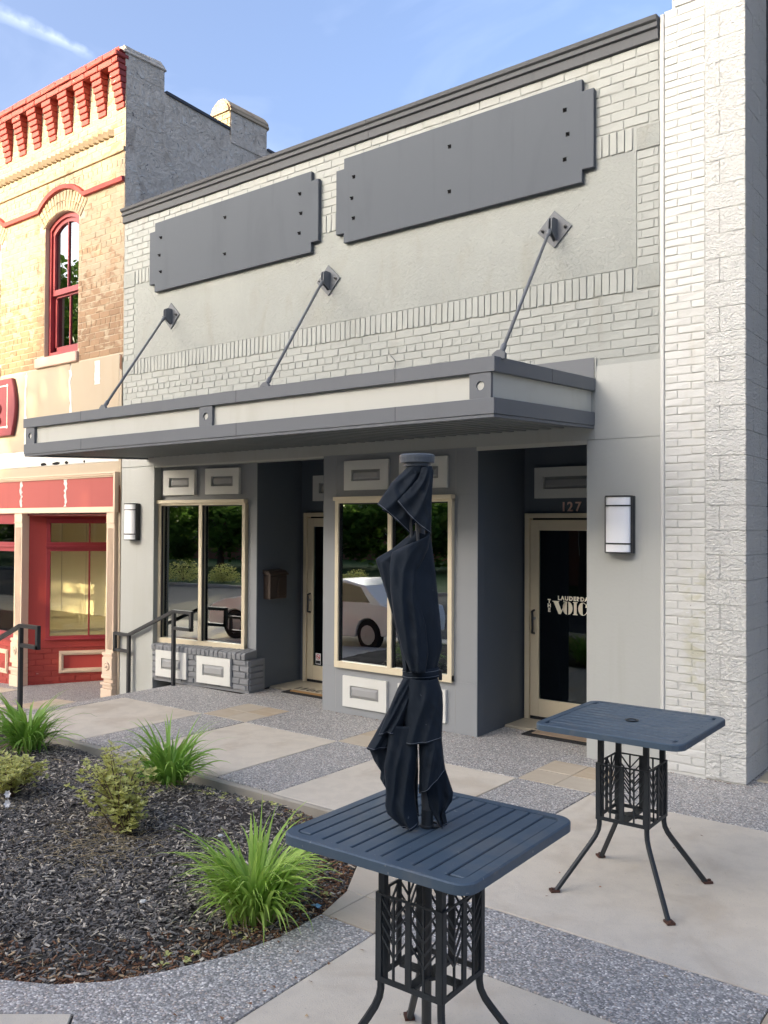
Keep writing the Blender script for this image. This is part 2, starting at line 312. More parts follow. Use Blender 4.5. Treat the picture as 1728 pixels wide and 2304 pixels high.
# ---------------------------------------------------------------- helpers
def link(o): COL.objects.link(o); return o
def setp(o, parent=None, kind=None, label=None, cat=None, group=None):
    if parent is not None:
        o.parent = parent; o.matrix_parent_inverse = Matrix.Translation(-parent_loc(parent))
    if kind: o['kind'] = kind
    if label: o['label'] = label
    if cat: o['category'] = cat
    if group: o['group'] = group
    return o
def parent_loc(p): return p.location if p.parent is None else Vector((0, 0, 0))
def thing(name, label, cat, loc=(0, 0, 0), group=None):
    o = link(bpy.data.objects.new(name, None)); o.location = loc; o.empty_display_size = .2
    o['label'] = label; o['category'] = cat
    if group: o['group'] = group
    return o
class MB:
    def __init__(s): s.v = []; s.f = []; s.t = []; s.mi = []
    def add(s, vs, fs, tint=None, mi=0):
        k = len(s.v); s.v.extend([tuple(p) for p in vs]); s.f.extend([tuple(k+i for i in f) for f in fs]); s.mi.extend([mi]*len(fs))
        if tint is not None: s.t.extend([tint]*len(vs))
        return s
    def box(s, x0, x1, y0, y1, z0, z1, M4=None, mi=0):
        vs = [Vector((x, y, z)) for z in (z0, z1) for y in (y0, y1) for x in (x0, x1)]
        if M4: vs = [M4 @ p for p in vs]
        return s.add(vs, [(0, 2, 3, 1), (4, 5, 7, 6), (0, 1, 5, 4), (2, 6, 7, 3), (0, 4, 6, 2), (1, 3, 7, 5)], mi=mi)
    def prism(s, pts, y0, y1, M4=None, mi=0):               # polygon in x,z pushed along y
        n = len(pts); vs = [Vector((p[0], y, p[1])) for y in (y0, y1) for p in pts]
        if M4: vs = [M4 @ p for p in vs]
        return s.add(vs, [tuple(range(n)), tuple(range(2*n-1, n-1, -1))] + [(i, i+n, (i+1) % n+n, (i+1) % n) for i in range(n)], mi=mi)
    def slab(s, pts, z0, z1, mi=0, zf=None):                # polygon in x,y pushed along z
        n = len(pts); zf = zf or (lambda x, y: 0)
        vs = [(p[0], p[1], z+zf(p[0], p[1])) for z in (z0, z1) for p in pts]
        return s.add(vs, [tuple(range(n-1, -1, -1)), tuple(range(n, 2*n))] + [(i, (i+1) % n, (i+1) % n+n, i+n) for i in range(n)], mi=mi)
    def tube(s, path, r, n=8, cap=True, rot=0.0, tint=None, mi=0, flat=None):
        P = [Vector(p) for p in path]; rs = r if isinstance(r, (list, tuple)) else [r]*len(P); k = len(s.v); nrm = None; vs = []
        for i, p in enumerate(P):
            t = ((P[min(i+1, len(P)-1)]-P[max(i-1, 0)])).normalized()
            if nrm is None: nrm = t.orthogonal().normalized() if flat is None else Vector(flat)
            nrm = (nrm - t*nrm.dot(t)).normalized(); b = t.cross(nrm)
            for j in range(n):
                a = rot+2*math.pi*j/n; vs.append(p + (nrm*math.cos(a)+b*math.sin(a))*rs[i])
        fs = [(i*n+j, i*n+(j+1) % n, (i+1)*n+(j+1) % n, (i+1)*n+j) for i in range(len(P)-1) for j in range(n)]
        if cap: fs += [tuple(range(n-1, -1, -1)), tuple((len(P)-1)*n+j for j in range(n))]
        return s.add(vs, fs, tint, mi)
    def lathe(s, prof, n=24, c=(0, 0, 0), M4=None, mi=0):   # profile of (r,z)
        vs = [Vector((c[0]+r*math.cos(2*math.pi*j/n), c[1]+r*math.sin(2*math.pi*j/n), c[2]+z)) for r, z in prof for j in range(n)]
        if M4: vs = [M4 @ p for p in vs]
        m = len(prof); fs = [(i*n+j, i*n+(j+1) % n, (i+1)*n+(j+1) % n, (i+1)*n+j) for i in range(m-1) for j in range(n)]
        return s.add(vs, fs + [tuple(range(n-1, -1, -1)), tuple((m-1)*n+j for j in range(n))], mi=mi)
    def mesh(s, name, mats, smooth=False, bevel=0, seg=1):
        me = bpy.data.meshes.new(name); me.from_pydata(s.v, [], s.f)
        for m in (mats if isinstance(mats, (list, tuple)) else [mats]): me.materials.append(m)
        if len(s.mi) == len(me.polygons) and any(s.mi): me.polygons.foreach_set('material_index', s.mi)
        if s.t and len(s.t) == len(s.v):
            a = me.attributes.new('tint', 'FLOAT', 'POINT'); a.data.foreach_set('value', s.t)
        if bevel or s.f:
            bm = bmesh.new(); bm.from_mesh(me)
            if len(s.f) < 4000: bmesh.ops.recalc_face_normals(bm, faces=bm.faces)
            if bevel: bmesh.ops.bevel(bm, geom=bm.edges[:], offset=bevel, segments=seg, affect='EDGES', clamp_overlap=True)
            bm.to_mesh(me); bm.free()
        if smooth: me.polygons.foreach_set('use_smooth', [True]*len(me.polygons))
        me.update(); return me
    def build(s, name, mats, parent=None, smooth=False, bevel=0, seg=1, **k):
        o = link(bpy.data.objects.new(name, s.mesh(name, mats, smooth, bevel, seg))); return setp(o, parent, **k)
def textmesh(txt, size, mat, M4, name, parent, depth=.002, offset=0.0, shear=0.0, align='LEFT', space=1.0, **k):
    cu = bpy.data.curves.new('t', 'FONT'); cu.body = txt; cu.size = size; cu.extrude = depth; cu.offset = offset; cu.shear = shear; cu.align_x = align; cu.space_character = space
    ob = bpy.data.objects.new('t', cu); me = bpy.data.meshes.new_from_object(ob); bpy.data.objects.remove(ob); bpy.data.curves.remove(cu)
    me.transform(M4); me.materials.clear(); me.materials.append(mat); return setp(link(bpy.data.objects.new(name, me)), parent, **k)
FACE = Matrix(((1, 0, 0, 0), (0, 0, -1, 0), (0, 1, 0, 0), (0, 0, 0, 1)))    # text plane XY -> wall XZ facing -Y
# ---- bricks: pooled meshes, the 300 nearest as objects, the rest as one stuff part
def brick_mesh(name, Lx, Hz, d, b, mat, j=.003, nx=2):
    mb = MB(); x, z = Lx/2, Hz/2; J = lambda k=1: U(-j, j)*k
    back = [(-x, 0, -z), (x, 0, -z), (x, 0, z), (-x, 0, z)]
    mid = [(px+J(), -(d-b*.8), pz+J()) for px, _, pz in back]
    fr = [(math.copysign(x-b, px)+J(), -d+J(.7), math.copysign(z-b, pz)+J()) for px, _, pz in back]
    mb.add(back+mid+fr, [(i, (i+1) % 4, (i+1) % 4+4, i+4) for i in range(4)] + [(i+4, (i+1) % 4+4, (i+1) % 4+8, i+8) for i in range(4)] + [(8, 9, 10, 11)])
    return mb.mesh(name, mat)
def rough_block_mesh(name, Lx, Hz, d, mat, nx=4, nz=3, j=.010):
    mb = MB(); vs = []; n = nx+1
    for k in range(nz+1):
        for i in range(nx+1):
            ex, ez = i in (0, nx), k in (0, nz)
            vs.append((-Lx/2+Lx*i/nx+(0 if ex else U(-.012, .012)), -d+U(-j, j)*(.5 if ex or ez else 1), -Hz/2+Hz*k/nz+(0 if ez else U(-.01, .01))))
    mb.add(vs, [(k*n+i, k*n+i+1, (k+1)*n+i+1, (k+1)*n+i) for k in range(nz) for i in range(nx)])
    ring = list(range(n))+[k*n+nx for k in range(1, nz+1)]+list(range(nz*n+nx-1, nz*n-1, -1))+[k*n for k in range(nz-1, 0, -1)]
    m = len(ring); fr = [vs[i] for i in ring]; bk_ = [(x, 0, z) for x, y, z in fr]
    mb.add(fr+bk_, [(i, i+m, (i+1) % m+m, (i+1) % m) for i in range(m)])
    me = mb.mesh(name, mat); me.polygons.foreach_set('use_smooth', [p < nx*nz for p in range(len(me.polygons))]); return me
class Bricks:
    def __init__(s, name, mat, parent, limit=300): s.name, s.mat, s.parent, s.limit = name, mat, parent, limit; s.items = []; s.pool = {}
    def put(s, c, Lx, Hz, d=.013, rz=0.0, key=None, b=.005, j=.003, ry=0.0, maker=None):
        s.items.append((Vector(c), Lx, Hz, d, rz, key or (round(Lx*25)/25, round(Hz, 2), d), b, j, ry, maker))
    def get(s, it):
        key = it[5]
        if key not in s.pool:
            mk = it[9] or (lambda: brick_mesh(s.name, key[0] if isinstance(key[0], float) else it[1], key[1] if len(key) > 1 and isinstance(key[1], float) else it[2], it[3], it[6], s.mat, it[7]))
            s.pool[key] = [mk() for _ in range(7)]
        return random.choice(s.pool[key])
    def finish(s):
        s.items.sort(key=lambda t: (t[0]-CAM).length / math.sqrt(max(t[1]*t[2], 1e-5)))
        rest = MB()
        for n, it in enumerate(s.items):
            me = s.get(it); key = it[5]
            bl, bh = (key[0], key[1]) if isinstance(key[0], float) else (it[1], it[2])
            sx, sz = it[1]/bl, it[2]/bh
            mat = Matrix.Translation(it[0]) @ Matrix.Rotation(it[4], 4, 'Z') @ Matrix.Rotation(it[8]+U(-.006, .006), 4, 'Y') @ Matrix.Diagonal((sx, 1, sz, 1))
            if n < s.limit:
                o = link(bpy.data.objects.new(s.name, me)); setp(o, s.parent)
                o.location = it[0]; o.rotation_euler = (0, it[8]+U(-.006, .006), it[4]); o.scale = (sx, 1, sz)
            else:
                rest.add([mat @ v.co for v in me.vertices], [tuple(p.vertices) for p in me.polygons])
        if rest.v: rest.build(s.name+'_courses', s.mat, s.parent, kind='stuff')
def rows(B, x0, x1, z0, z1, course, length, y=0.0, holes=(), gap=.008, d=.0075, header=(), org=None, ox=0.0, rz=0.0, wob=.0015, **k):
    """Running bond between x0..x1; holes are (xa,xb,za,zb). org maps (s along wall, z) to a world point."""
    n = max(1, round((z1-z0)/course)); ch = (z1-z0)/n
    for r in range(n):
        zc = z0+(r+.5)*ch; spans = [(x0, x1)]
        for h in holes:
            if h[2] < zc < h[3]:
                ns = []
                for a, b in spans:
                    if h[1] <= a or h[0] >= b: ns.append((a, b)); continue
                    if h[0] > a: ns.append((a, h[0]))
                    if h[1] < b: ns.append((h[1], b))
                spans = ns
        ln = length/2 if r in header else length
        off = (ln*.25 if r in header else (0 if r % 2 else ln/2)) + ox
        for a, b in spans:
            x = math.floor((a-off)/ln)*ln+off
            while x < b-1e-6:
                xa, xb = max(x, a), min(x+ln, b); x += ln
                if xb-xa < .035: continue
                c = ((xa+xb)/2, zc+U(-wob, wob)); wdt = xb-xa-gap+U(-.003, .003)
                pt = org(*c) if org else (c[0], y, c[1])
                B.put(pt, wdt, ch-gap, d=d, rz=rz, **k)
# ================================================================= SETTING
LOWZ = lambda x: -.33 + (x+8.5)*.048
g = MB(); g.box(-400, 400, -400, 400, -1.6, -1.5); g.build('ground', M['earth'], kind='structure')
g = MB(); g.box(-120, 120, -20.5, -9.2, -1.5, -.62); g.build('road', M['asphalt'], kind='structure')
for k in range(-9, 9):
    pass
g = MB(); [g.box(x, x+3, -14.95, -14.8, -.62, -.616) for x in range(-116, 110, 9)]; g.build('road_marking', M['linepaint'], kind='structure')
g = MB(); g.box(-120, 120, -9.2, -9.0, -1.5, -.5).box(-120, 120, -20.7, -20.5, -1.5, -.5); g.build('kerb', M['kerbc'], kind='structure', bevel=.015)
g = MB(); g.box(-120, 120, -60, -20.7, -1.5, -.52); g.build('far_verge', M['lawn'], kind='structure')
g = MB(); g.box(-120, 30, -9.0, -6.3, -1.5, -.5).box(-6.86, 30, -6.9, -6.3, -.5, -.25); g.build('street_pavement', M['concrete'], kind='structure', bevel=.01)
# --- upper pavement
pav = MB(); pav.box(-6.9, 12, -6.4, -5.4, -1.4, -.012); pav.box(-6.9, 12, -2.50, 1.4, -1.4, -.012); pav.box(-.7, 12, -5.4, -2.5, -1.4, -.013)
pav.slab([(-2.1, -2.5), (-.7, -2.5), (-.7, -5.4), (-1.9, -5.4), (-1.45, -5.1), (-1.15, -4.6), (-1.0, -4.0), (-1.15, -3.4), (-1.5, -2.95)], -1.4, -.0125)
pave = pav.build('pavement', M['joint'], kind='structure')
CURVE = [(-2.2, -2.535), (-1.95, -2.66), (-1.68, -2.90), (-1.43, -3.19), (-1.25, -3.47), (-1.15, -3.80), (-1.14, -4.14), (-1.20, -4.44), (-1.31, -4.70), (-1.43, -4.91), (-1.60, -5.08), (-1.85, -5.22), (-2.2, -5.36), (-2.8, -5.47), (-3.6, -5.5), (-6.86, -5.5)]
def slabp(name, pts, mat, z1=0.0, th=.05, bevel=.004):
    z = z1+U(-.0012, .0012); mb = MB(); mb.slab(pts, z-th, z); return mb.build(name, mat, pave, bevel=bevel)
def rect(x0, x1, y0, y1, gp=.0055): return [(x0+gp, y0+gp), (x1-gp, y0+gp), (x1-gp, y1-gp), (x0+gp, y1-gp)]
CS, AS, TS = 'concrete_slab', 'aggregate_slab', 'stone_tile'
cols = [(-6.86, -5.45, 0), (-5.45, -4.78, 1), (-4.78, -3.5, 0), (-3.5, -2.83, 1), (-2.83, -1.55, 0), (-1.55, -.90, 1)]
for x0, x1, agg in cols:
    slabp(AS if agg else CS, rect(x0, x1, -2.47 if x1 < -2 else -2.5, -.95), M['agg'] if agg else M['concrete'])
    if agg:
        for i in (0, 1):
            for j in (0, 1):
                xm, ym = (x1-x0)/2, .335
                slabp(TS, rect(x0+i*xm, x0+(i+1)*xm, -.945+j*ym, -.945+(j+1)*ym, .002), M['tile'], .001, bevel=.003)
        slabp(AS, rect(x0, x1, -.273, .06, .001), M['agg'])
    else: slabp(AS, rect(x0, x1, -.95, .06, .001), M['agg'])
slabp(AS, rect(-.90, 3.6, -1.0, .9, .003), M['agg'])
slabp(CS, rect(-.90, 1.25, -3.19, -1.0), M['concrete']); slabp(AS, rect(1.25, 1.9, -3.19, -1.0), M['agg']); slabp(CS, rect(1.9, 4.2, -3.19, -1.0), M['concrete'])
slabp(AS, rect(-.79, .975, -3.81, -3.19), M['agg'])
for i in (0, 1):
    for j in (0, 1): slabp(TS, rect(.975+.31*i, .975+.31*(i+1), -3.81+.31*j, -3.5+.31*j, .002), M['tile'], .001, bevel=.003)
slabp(AS, rect(1.595, 4.2, -3.81, -3.19), M['agg'])
slabp(CS, [(-1.55, -2.504), (-.904, -2.504), (-.904, -3.186), (-1.40, -3.186), (-1.66, -2.90), (-1.93, -2.65), (-2.05, -2.58), (-2.05, -2.504)], M['concrete'])
slabp(TS, [(-1.405, -3.194), (-1.095, -3.194), (-1.095, -3.498), (-1.228, -3.498), (-1.25, -3.46)], M['tile'], .001, bevel=.003)
slabp(TS, rect(-1.093, -.79, -3.5, -3.194, .002), M['tile'], .001, bevel=.003)
slabp(TS, [(-1.222, -3.502), (-1.095, -3.502), (-1.095, -3.808), (-1.14, -3.808)], M['tile'], .001, bevel=.003)
slabp(TS, rect(-1.093, -.79, -3.81, -3.502, .002), M['tile'], .001, bevel=.003)
slabp(AS, [(-1.14, -3.816), (-.785, -3.816), (-.745, -5.05), (-.745, -6.35), (-1.0, -6.35), (-1.20, -5.28), (-1.33, -5.16), (-1.56, -5.34), (-1.9, -5.5), (-2.4, -5.62), (-2.8, -5.68), (-2.8, -5.47), (-2.2, -5.36), (-1.85, -5.22), (-1.60, -5.08), (-1.43, -4.91), (-1.31, -4.70), (-1.20, -4.44), (-1.132, -4.14)], M['agg'])
slabp(CS, [(-1.21, -5.29), (-1.335, -5.17), (-1.565, -5.35), (-1.9, -5.51), (-2.4, -5.63), (-2.8, -5.69), (-2.8, -6.35), (-1.01, -6.35)], M['concrete'])
slabp(CS, [(-.78, -3.815), (3.9, -3.815), (3.9, -6.35), (-.738, -6.35), (-.738, -5.05)], M['concrete'])
slabp(CS, rect(-6.86, -2.8, -6.35, -5.5), M['concrete'])
for x0, x1 in ((-5.93, -4.57), (-2.55, -1.375)): slabp(AS, rect(x0, x1, .06, .575, .001), M['agg'])
for x0, x1, y1 in ((-5.98, -4.57, 1.25), (-2.55, -1.375, 1.12)): slabp('threshold_slab', rect(x0, x1, .58, y1, .002), M['sill'], .022, .07, .006)
# edge kerb of the bed, on the building side
kb = MB(); kb.box(-6.86, -2.02, -2.53, -2.472, -.3, -.003); kb.build('bed_kerb', M['kerbc'], kind='structure', bevel=.012)
# crest, steps and lower pavement
low = MB(); low.slab([(-30, -6.3), (-7.1, -6.3), (-7.1, 3.0), (-30, 3.0)], -1.2, -.014, zf=lambda x, y: LOWZ(x)+.0)
lowo = low.build('lower_pavement', M['agglow'], kind='structure')
st = MB(); st.slab([(-7.12, -2.6), (-6.865, -2.6), (-6.865, .11), (-7.12, .11)], -.5, 0, zf=lambda x, y: (x+6.865)*.05); st.build('aggregate_step', M['agg'], lowo, bevel=.006)
st = MB(); st.slab([(-7.46, -2.6), (-7.125, -2.6), (-7.125, .0), (-7.46, .0)], -.5, -.15); st.build('aggregate_step', M['agg'], lowo, bevel=.006)
st = MB(); st.box(-7.46, -6.87, -6.3, -2.605, -.6, -.16); st.build('aggregate_step', M['agg'], lowo, bevel=.006)
def lowtile(name, pts, mat, dz=.004):
    mb = MB(); mb.slab(pts, -.05, dz, zf=lambda x, y: LOWZ(x)-.014); return mb.build(name, mat, lowo)
for (x0, x1, y0, y1) in ((-9.12, -8.43, -1.12, -.49), (-11.1, -10.42, -.95, -.28), (-10.42-.7, -9.75, 9, 9)):
    if y0 == 9: continue
    xm, ym = (x0+x1)/2, (y0+y1)/2
    for a, b in ((x0, xm), (xm, x1)):
        for c, d in ((y0, ym), (ym, y1)): lowtile(TS, rect(a, b, c, d, .002), M['tile'])
lowtile(CS, rect(-8.43, -7.5, -2.6, -1.12), M['concrete']); lowtile(CS, rect(-10.42, -9.12, -2.6, -1.12), M['concrete']); lowtile(CS, rect(-12.4, -11.1, -2.6, -.95), M['concrete'])
# ================================================================= GREY BUILDING
gb = thing('grey_building', 'grey painted brick shop building with two recessed doorways under a metal canopy', 'building', (-4.5, 0, 0))
XL, XR = -8.288, -.700
wb = MB()
wb.box(XL, XR, 0, .3, 2.99, 6.27); wb.box(XL, -7.57, .004, .3, -.9, 2.846); wb.box(-1.37, XR, .004, .4, -.4, 2.846)
wb.box(XL, XR, 0.002, .3, 2.846, 2.99)
wb.build('wall', M['gbrick'], gb)
roof = MB(); roof.box(XL, XR, .3, 12, 6.0, 6.15).box(XL, XR, 12, 12.2, -.5, 6.2).box(XL, XL+.02, .3, 12, 4.0, 6.2).box(XR-.02, XR, .3, 12, -.5, 6.2)
roof.build('roof', M['flash'], gb)
sm = MB(); sm.box(-7.56, -1.30, -.0095, .001, 2.85, 3.40).box(XL, -7.57, -.010, .003, -.6, 2.85).box(-1.368, XR, -.012, .003, -.3, 2.842).box(-1.297, XR, -.0115, -.001, 2.846, 3.505).box(XL, -7.56, -.0102, -.001, 2.86, 3.02)
sm.box(-1.298, -1.282, -.02, -.012, 3.40, 3.585)
sm.build('render', M['smooth'], gb)
sp = MB(); sp.box(-8.02, -.912, -.0075, .002, 4.335, 5.362); sp.build('stucco_panel', M['stucco'], gb)
cb_ = MB()
for x0, x1 in ((XL, -8.03), (-.908, XR)):
    for z0, z1 in ((4.135, 4.335), (5.348, 5.556)): cb_ = MB(); cb_.box(x0, x1, -.014, .001, z0, z1); cb_.build('corner_block', M['stucco'], gb, bevel=.006)
B = Bricks('brick', M['gbrick'], gb, 300); S = Bricks('soldier_brick', M['gbrick'], gb, 300)
SG1, SG2 = (-7.45, -4.8, 5.3, 6.05), (-4.15, -1.5, 5.3, 6.05)
rows(B, XL+.01, XR-.01, 5.572, 6.262, .082, .228, holes=(SG1, SG2), j=.004)
rows(B, XL+.01, XR-.01, 3.40, 4.115, .0795, .228, header=(6, 0), holes=((-1.30, 0, 3.2, 3.52), (-1.9, -1.28, 3.2, 3.60)), j=.004)
rows(B, XL+.01, -7.5, 3.02, 3.40, .0795, .228, j=.004)
rows(B, XL+.01, -8.035, 4.335, 5.345, .0785, .26, j=.004); rows(B, -.905, XR-.01, 4.335, 5.345, .0785, .215, j=.004)
for z0, z1, hs in ((4.122, 4.332, ()), (5.366, 5.566, ((-7.5, -4.75), (-4.2, -1.45)))):
    x = -8.02
    while x < -.95:
        if not any(a < x and x+.072 < b for a, b in hs): S.put((x+.036, 0, (z0+z1)/2+U(-.004, .004)), .0625, z1-z0-.008, j=.004)
        x += .0715
B.finish(); S.finish()
co = MB(); prof = [(-.02, 6.262), (-.035, 6.268), (-.035, 6.352), (-.06, 6.362), (-.06, 6.372), (-.052, 6.376), (-.052, 6.405), (-.075, 6.418), (-.085, 6.452), (-.06, 6.462), (.32, 6.49), (.32, 6.262)]
n_ = len(prof); xs = [XL-.004, -6.3, -6.298, -3.9, -3.898, XR-.012]
for xa, xb in ((xs[0], xs[1]-.003), (xs[2], xs[3]-.003), (xs[4], xs[5])):
    c1 = MB(); c1.add([(x, y, z) for x in (xa, xb) for y, z in prof], [tuple(range(n_)), tuple(range(2*n_-1, n_-1, -1))]+[(i, (i+1) % n_, (i+1) % n_+n_, i+n_) for i in range(n_)]); c1.build('coping', M['cornice'], gb)
# opening: ceiling, back wall, side returns
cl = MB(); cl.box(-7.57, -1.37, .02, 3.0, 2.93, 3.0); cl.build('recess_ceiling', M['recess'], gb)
for b_ in ((-7.57, -4.56, 2.833, 2.849), (-2.535, -1.372, 2.81, 2.848)): lip = MB(); lip.box(b_[0], b_[1], -.002, .03, b_[2], b_[3]); lip.build('drip_edge', M['fascia'], gb)
# ---- left bay: skewed window wall
W0, W1 = Vector((-7.57, .11, 0)), Vector((-5.96, .335, 0)); wd = (W1-W0).normalized(); wa = math.atan2(wd.y, wd.x)
MW = Matrix.Translation(W0) @ Matrix.Rotation(wa, 4, 'Z')
B0, B1 = Vector((-7.585, -.005, 0)), Vector((-5.86, .12, 0)); bdv = (B1-B0).normalized(); ba = math.atan2(bdv.y, bdv.x)
MBs = Matrix.Translation(B0) @ Matrix.Rotation(ba, 4, 'Z')
lb = MB(); LW = 1.628
lb.box(0, LW, 0, .1, 2.335, 2.93, MW).box(1.49, LW, 0, .1, .3, 2.335, MW).box(-.02, .0, 0, .1, .3, 2.335, MW)
lb.box(LW-.004, LW+.0, .1, .85, 0, 2.93, MW)
lb.build('bay_wall', M['bay'], gb)
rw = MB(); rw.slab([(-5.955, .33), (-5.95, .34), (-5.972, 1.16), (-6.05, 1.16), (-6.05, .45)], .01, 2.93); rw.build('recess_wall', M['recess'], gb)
bs = MB(); bs.box(.012, 1.722, .012, .3, .0, .40, MBs); bs.build('bay_base', M['gbase'], gb)
ORN_L = ((.104, .675, .07, .41), (.865, 1.446, .063, .40))
BB = Bricks('base_brick', M['gbase'], gb, 300)
rows(BB, .0, 1.728, .028, .402, .0735, .225, holes=[(a+.03, b-.03, z0+.02, z1-.02) for a, b, z0, z1 in ORN_L], org=lambda s_, z: MBs @ Vector((s_, .012, z)), rz=ba, gap=.012, d=.018, b=.008, j=.005)
for r in range(5):
    zc = .028+.0748*(r+.5); p = MBs @ Vector((1.722, .14, zc)); BB.put(p, .24, .062, d=.016, rz=ba+math.pi/2, b=.008, j=.004)
BB.finish()
RL = Bricks('rowlock_brick', M['gbase'], gb, 300)
def rowlock():
    mb = MB(); j = lambda: U(-.004, .004); x = .034
    pr = [(-.028, .0), (-.03, .068), (-.01, .085), (.20, .115), (.20, 0)]
    vs = [(sx*x+j(), y+j(), z+j()) for sx in (-1, 1) for y, z in pr]
    mb.add(vs, [(0, 1, 2, 3, 4), (9, 8, 7, 6, 5)]+[(i, i+5, (i+1) % 5+5, (i+1) % 5) for i in range(5)]); return mb.mesh('rowlock_brick', M['gbase'], bevel=.005)
x = .035
while x < 1.71: RL.put(MBs @ Vector((x, .012, .402)), .07, .1, rz=ba, key=('rl',), maker=rowlock); x += .0765
RL.finish()
def ornament(parent, Mx, x0, x1, z0, z1, y, th=.045, il=.105, it=.10):
    """raised off-white panel with a sunk grey bevelled inset; Mx maps wall space"""
    fr = MB(); a, b, c, d = x0+il, x1-il, z0+it, z1-it
    for bx in ((x0, x1, z0, c), (x0, x1, d, z1), (x0, a, c, d), (b, x1, c, d)): fr.box(bx[0], bx[1], y-th, y, bx[2], bx[3], Mx)
    o = fr.build('ornament_panel', M['orn'], parent)
    p = MB(); m_ = .035; q = [(a, c), (b, c), (b, d), (a, d)]; r_ = [(a+m_, c+m_), (b-m_, c+m_), (b-m_, d-m_), (a+m_, d-m_)]
    vs = [Mx @ Vector((u, y-.008, v)) for u, v in q]+[Mx @ Vector((u, y-.034, v)) for u, v in r_]
    p.add(vs, [(i, (i+1) % 4, (i+1) % 4+4, i+4) for i in range(4)]+[(4, 5, 6, 7)]); p.build('inset', M['pan'], o)
    return o
I4 = Matrix.Identity(4)
for a, b, z0, z1 in ORN_L: ornament(gb, MBs, a, b, z0, z1, -.004, .03)
for a, b, z0, z1 in ((.082, .631, 2.462, 2.792), (.815, 1.369, 2.464, 2.797)): ornament(gb, MW, a, b, z0, z1, -.002, .05, .098, .103)
def window(parent, Mx, x0, x1, z0, z1, xm, y, head=.045, gl='glass', fr=.052, name='window', swing=0.0):
    f = MB(); t = .05
    f.box(x0, x1, y-t, y+.03, z0, z0+fr*1.35, Mx).box(x0, x1, y-t, y+.03, z1-head-fr*.5, z1-head, Mx).box(x0, x0+fr, y-t+.002, y+.03, z0+.01, z1-head, Mx).box(x1-fr, x1, y-t+.002, y+.03, z0+.01, z1-head, Mx)
    f.box(xm-.028, xm+.028, y-t+.003, y+.028, z0+.01, z1-head-.004, Mx)
    f.box(x0-.006, x1+.006, y-t-.028, y+.03, z1-head, z1, Mx)
    w_ = f.build(name, M['alu'], parent, bevel=.003)
    for a, b in ((x0+fr-.01, xm-.024), (xm+.024, x1-fr+.01)):
        p = MB(); p.box((a-b)/2, (b-a)/2, -.003, .003, z0+fr, z1-head-fr*.3, Mx @ Matrix.Translation(((a+b)/2, y-.003, 0)) @ Matrix.Rotation(swing, 4, 'Z')); p.build('pane', M[gl], w_)
    g_ = MB()                                                       # dark rebates round the panes
    for a, b in ((x0+fr, xm-.028), (xm+.028, x1-fr)): g_.box(a, a+.012, y-.03, y-.007, z0+fr*1.3, z1-head-fr*.5, Mx).box(a+.012, b, y-.03, y-.007, z1-head-fr*.5-.012, z1-head-fr*.5, Mx)
    g_.build('gasket', M['rubber'], w_); return w_
window(gb, MW, -.013, 1.476, .492, 2.395, .733, -.0, swing=-.062)
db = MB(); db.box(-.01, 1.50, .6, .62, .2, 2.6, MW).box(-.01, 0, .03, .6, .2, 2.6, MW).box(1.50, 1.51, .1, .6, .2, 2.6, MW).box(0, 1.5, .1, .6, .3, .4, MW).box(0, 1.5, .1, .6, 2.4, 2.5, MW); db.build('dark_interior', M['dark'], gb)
# ---- central bay
CY = .014
cb = MB(); x0, x1 = -4.560, -2.530
cb.box(x0, x1, CY, CY+.12, 2.372, 2.93).box(x0, x1, CY, CY+.12, .0, .515).box(x0, -4.34, CY, CY+.12, .515, 2.372).box(-2.81, x1, CY, CY+.12, .515, 2.372)
cb.box(x0, x0+.1, CY+.12, 1.3, 0.0, 2.93)
cb.build('bay_wall', M['bay'], gb, bevel=.003)
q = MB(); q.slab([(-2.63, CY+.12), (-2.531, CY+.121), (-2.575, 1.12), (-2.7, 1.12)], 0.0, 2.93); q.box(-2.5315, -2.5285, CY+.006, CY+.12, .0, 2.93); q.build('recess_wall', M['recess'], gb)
for x in (-4.365, -2.785):
    q = MB(); q.box(x-.002, x+.002, CY-.0015, CY+.01, .05, 2.9); q.build('panel_seam', M['pan'], gb)
window(gb, I4, -4.347, -2.800, .506, 2.384, -3.585, CY)
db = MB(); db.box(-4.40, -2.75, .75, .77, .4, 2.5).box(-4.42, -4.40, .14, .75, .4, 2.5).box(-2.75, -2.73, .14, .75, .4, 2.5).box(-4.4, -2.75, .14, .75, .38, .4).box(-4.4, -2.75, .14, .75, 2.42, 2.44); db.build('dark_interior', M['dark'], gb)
for a, b in ((-4.232, -3.625), (-3.477, -2.876)): ornament(gb, I4, a, b, 2.455, 2.777, CY-.001, .03); ornament(gb, I4, a-.004, b-.006, .09, .423, CY-.001, .03)
